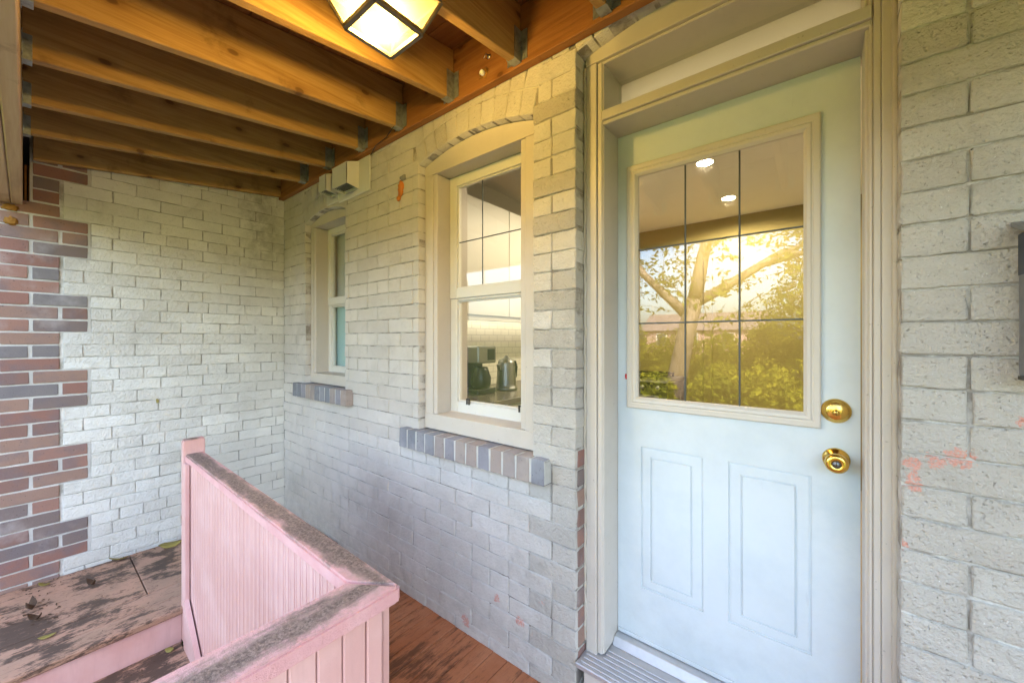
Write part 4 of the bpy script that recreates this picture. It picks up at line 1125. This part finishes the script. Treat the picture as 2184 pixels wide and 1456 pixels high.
# ================================================================== GARDEN (seen reflected in the door glass)
def leaves_mesh(name, pts, size, seed):
    r = random.Random(seed); verts = []; faces = []
    for p in pts:
        s = size*r.uniform(.6, 1.3); d = Vector((r.gauss(0, 1), r.gauss(0, 1), r.gauss(0, .7)-.4)).normalized(); u = d.orthogonal().normalized()
        u = (u*math.cos(r.uniform(0, 6.28))+d.cross(u)*math.sin(r.uniform(0, 6.28))).normalized()
        i = len(verts); verts += [p-d*s, p+u*s*.36, p+d*s, p-u*s*.36]; faces.append((i, i+1, i+2, i+3))
    me = bpy.data.meshes.new(name); me.from_pydata([tuple(v) for v in verts], [], faces); return me
def branch(b, p, d, L, r, depth, rr, tips):
    n = 4; pts = [p]; rads = [r]
    for i in range(n):
        d = (d+Vector((rr.uniform(-.16, .16), rr.uniform(-.16, .16), rr.uniform(-.05, .14)))).normalized()
        p = p+d*(L/n); pts.append(p); rads.append(r*(1-.45*(i+1)/n))
        if depth <= 1: tips.append(p)
    b.tube(pts, rads, 7 if r > .05 else 5)
    if depth == 0: return
    for k in range(3):
        a = rr.uniform(0, 6.28); v = d.orthogonal().normalized(); v2 = d.cross(v)
        nd = (d*rr.uniform(.7, 1.1)+(v*math.cos(a)+v2*math.sin(a))*rr.uniform(.55, .95)).normalized()
        branch(b, pts[-1 if k else -2], nd, L*rr.uniform(.62, .82), rads[-1]*.82, depth-1, rr, tips)
rr = random.Random(21)
tr = thing('maple_tree', 'leaning garden tree with forked limbs mirrored in the door glass', 'tree', (-2.7, -6, -.55))
tb = B(); tips = []
base = [(-2.75, -6, -.6), (-2.6, -6, .3), (-2.42, -6.0, 1.3), (-2.2, -6, 2.3)]
tb.tube(base, [.27, .22, .19, .175], 10)
branch(tb, Vector((-2.2, -6, 2.25)), Vector((.32, 0, 1)).normalized(), 2.0, .16, 3, rr, tips)
branch(tb, Vector((-2.22, -6, 2.2)), Vector((1.0, -.1, .42)).normalized(), 1.9, .12, 3, rr, tips)
branch(tb, Vector((-2.3, -6, 1.9)), Vector((-.9, .1, .75)).normalized(), 1.9, .12, 3, rr, tips)
tb.obj('trunk', 'bark', tr, True)
pts = []; tw = []
for p in tips:
    for k in range(13): pts.append(p+Vector((rr.gauss(0, .20), rr.gauss(0, .20), rr.gauss(-.04, .15))))
for k in range(210):                                   # drooping sprays of leaves in front of the limbs
    p = Vector((rr.uniform(-5.0, .4), -6+rr.gauss(0, .7), rr.uniform(2.0, 4.6))); d = Vector((rr.uniform(-1, 1), rr.uniform(-.6, .6), rr.uniform(-.7, .25))).normalized()
    L = rr.uniform(.35, .9); q = p+d*L
    tw.append((p, q))
    for i in range(16): pts.append(p.lerp(q, rr.random())+Vector((rr.gauss(0, .05), rr.gauss(0, .05), rr.gauss(-.03, .05))))
tbw = B()
for p, q in tw: tbw.tube([p, p.lerp(q, .5)+Vector((0, 0, .03)), q], [.008, .006, .003], 4)
tbw.obj('twig', 'bark', tr, kind='stuff')
link('crown', leaves_mesh('crown', pts, .075, 5), 'leaf_tree', tr)
def shrub(lab, c, rx, h, n, seed, mat='leaf_shrub', size=.085):
    t = thing('shrub', lab, 'shrub', c, 'garden shrubs mirrored in the door glass'); r = random.Random(seed); pts = []
    lob = [(Vector((r.uniform(-.6, .6)*rx, r.uniform(-.5, .5)*rx, h*r.uniform(.3, .8))), r.uniform(.3, .55)*rx) for _ in range(16)]
    for i in range(n):
        q, rad = r.choice(lob); v = Vector((r.gauss(0, 1), r.gauss(0, 1), r.gauss(0, 1))).normalized()*rad*(r.random()**.33)
        p = q+v
        if p.z < .02: continue
        pts.append(Vector(c)+p)
    link('foliage', leaves_mesh('foliage', pts, size, seed), mat, t)
    b = B()
    for k in range(5): b.tube([Vector(c)+Vector((0, 0, -.05)), Vector(c)+lob[k][0]*.5, Vector(c)+lob[k][0]], [.04, .025, .01], 5)
    b.obj('stem', 'bark', t)
for i, (x, y, rx, h, lab) in enumerate(((-6.4, -9.5, 1.7, 2.7, 'yellow green shrub farthest from the tree trunk, at the far end of the hedge'), (-3.9, -9.2, 1.6, 2.3, 'yellow green shrub behind the tree trunk'),
                                        (-1.7, -9.4, 1.5, 2.4, 'yellow green shrub just past the tree trunk'), (.4, -8.8, 1.9, 3.6, 'tall rounded yellow green shrub beyond the leaning limb'),
                                        (-2.8, -4.6, .9, 1.3, 'low shrub in front of the tree trunk'), (-1.0, -4.9, 1.0, 1.5, 'low shrub nearer the porch in front of the tall one'), (2.6, -9.4, 1.8, 2.9, 'yellow green shrub at the near end of the hedge'))):
    shrub(lab, (x, y, -.55), rx, h, 15000, 40+i, 'leaf_shrub', .058)
nh = thing('neighbour_house', 'pinkish brick house across the garden mirrored in the door glass', 'house', (-10, -46, -.55))
bx('wall', 'siding', nh, -17, -5, -50, -44, -.55, 2.5, 0)
B().hexa([(-17.4, -50.4, 2.5), (-4.6, -50.4, 2.5), (-4.6, -43.6, 2.5), (-17.4, -43.6, 2.5), (-17.4, -47.05, 4.6), (-4.6, -47.05, 4.6), (-4.6, -46.95, 4.6), (-17.4, -46.95, 4.6)]).obj('roof', 'roof', nh)
for x in (-15, -11.6, -8.0):
    wn = bx('window', 'white_in', nh, x-.6, x+.6, -44.0, -43.94, .7, 2.2, 0); bx('pane', 'pane_far', wn, x-.52, x+.52, -43.938, -43.93, .78, 2.12, 0)
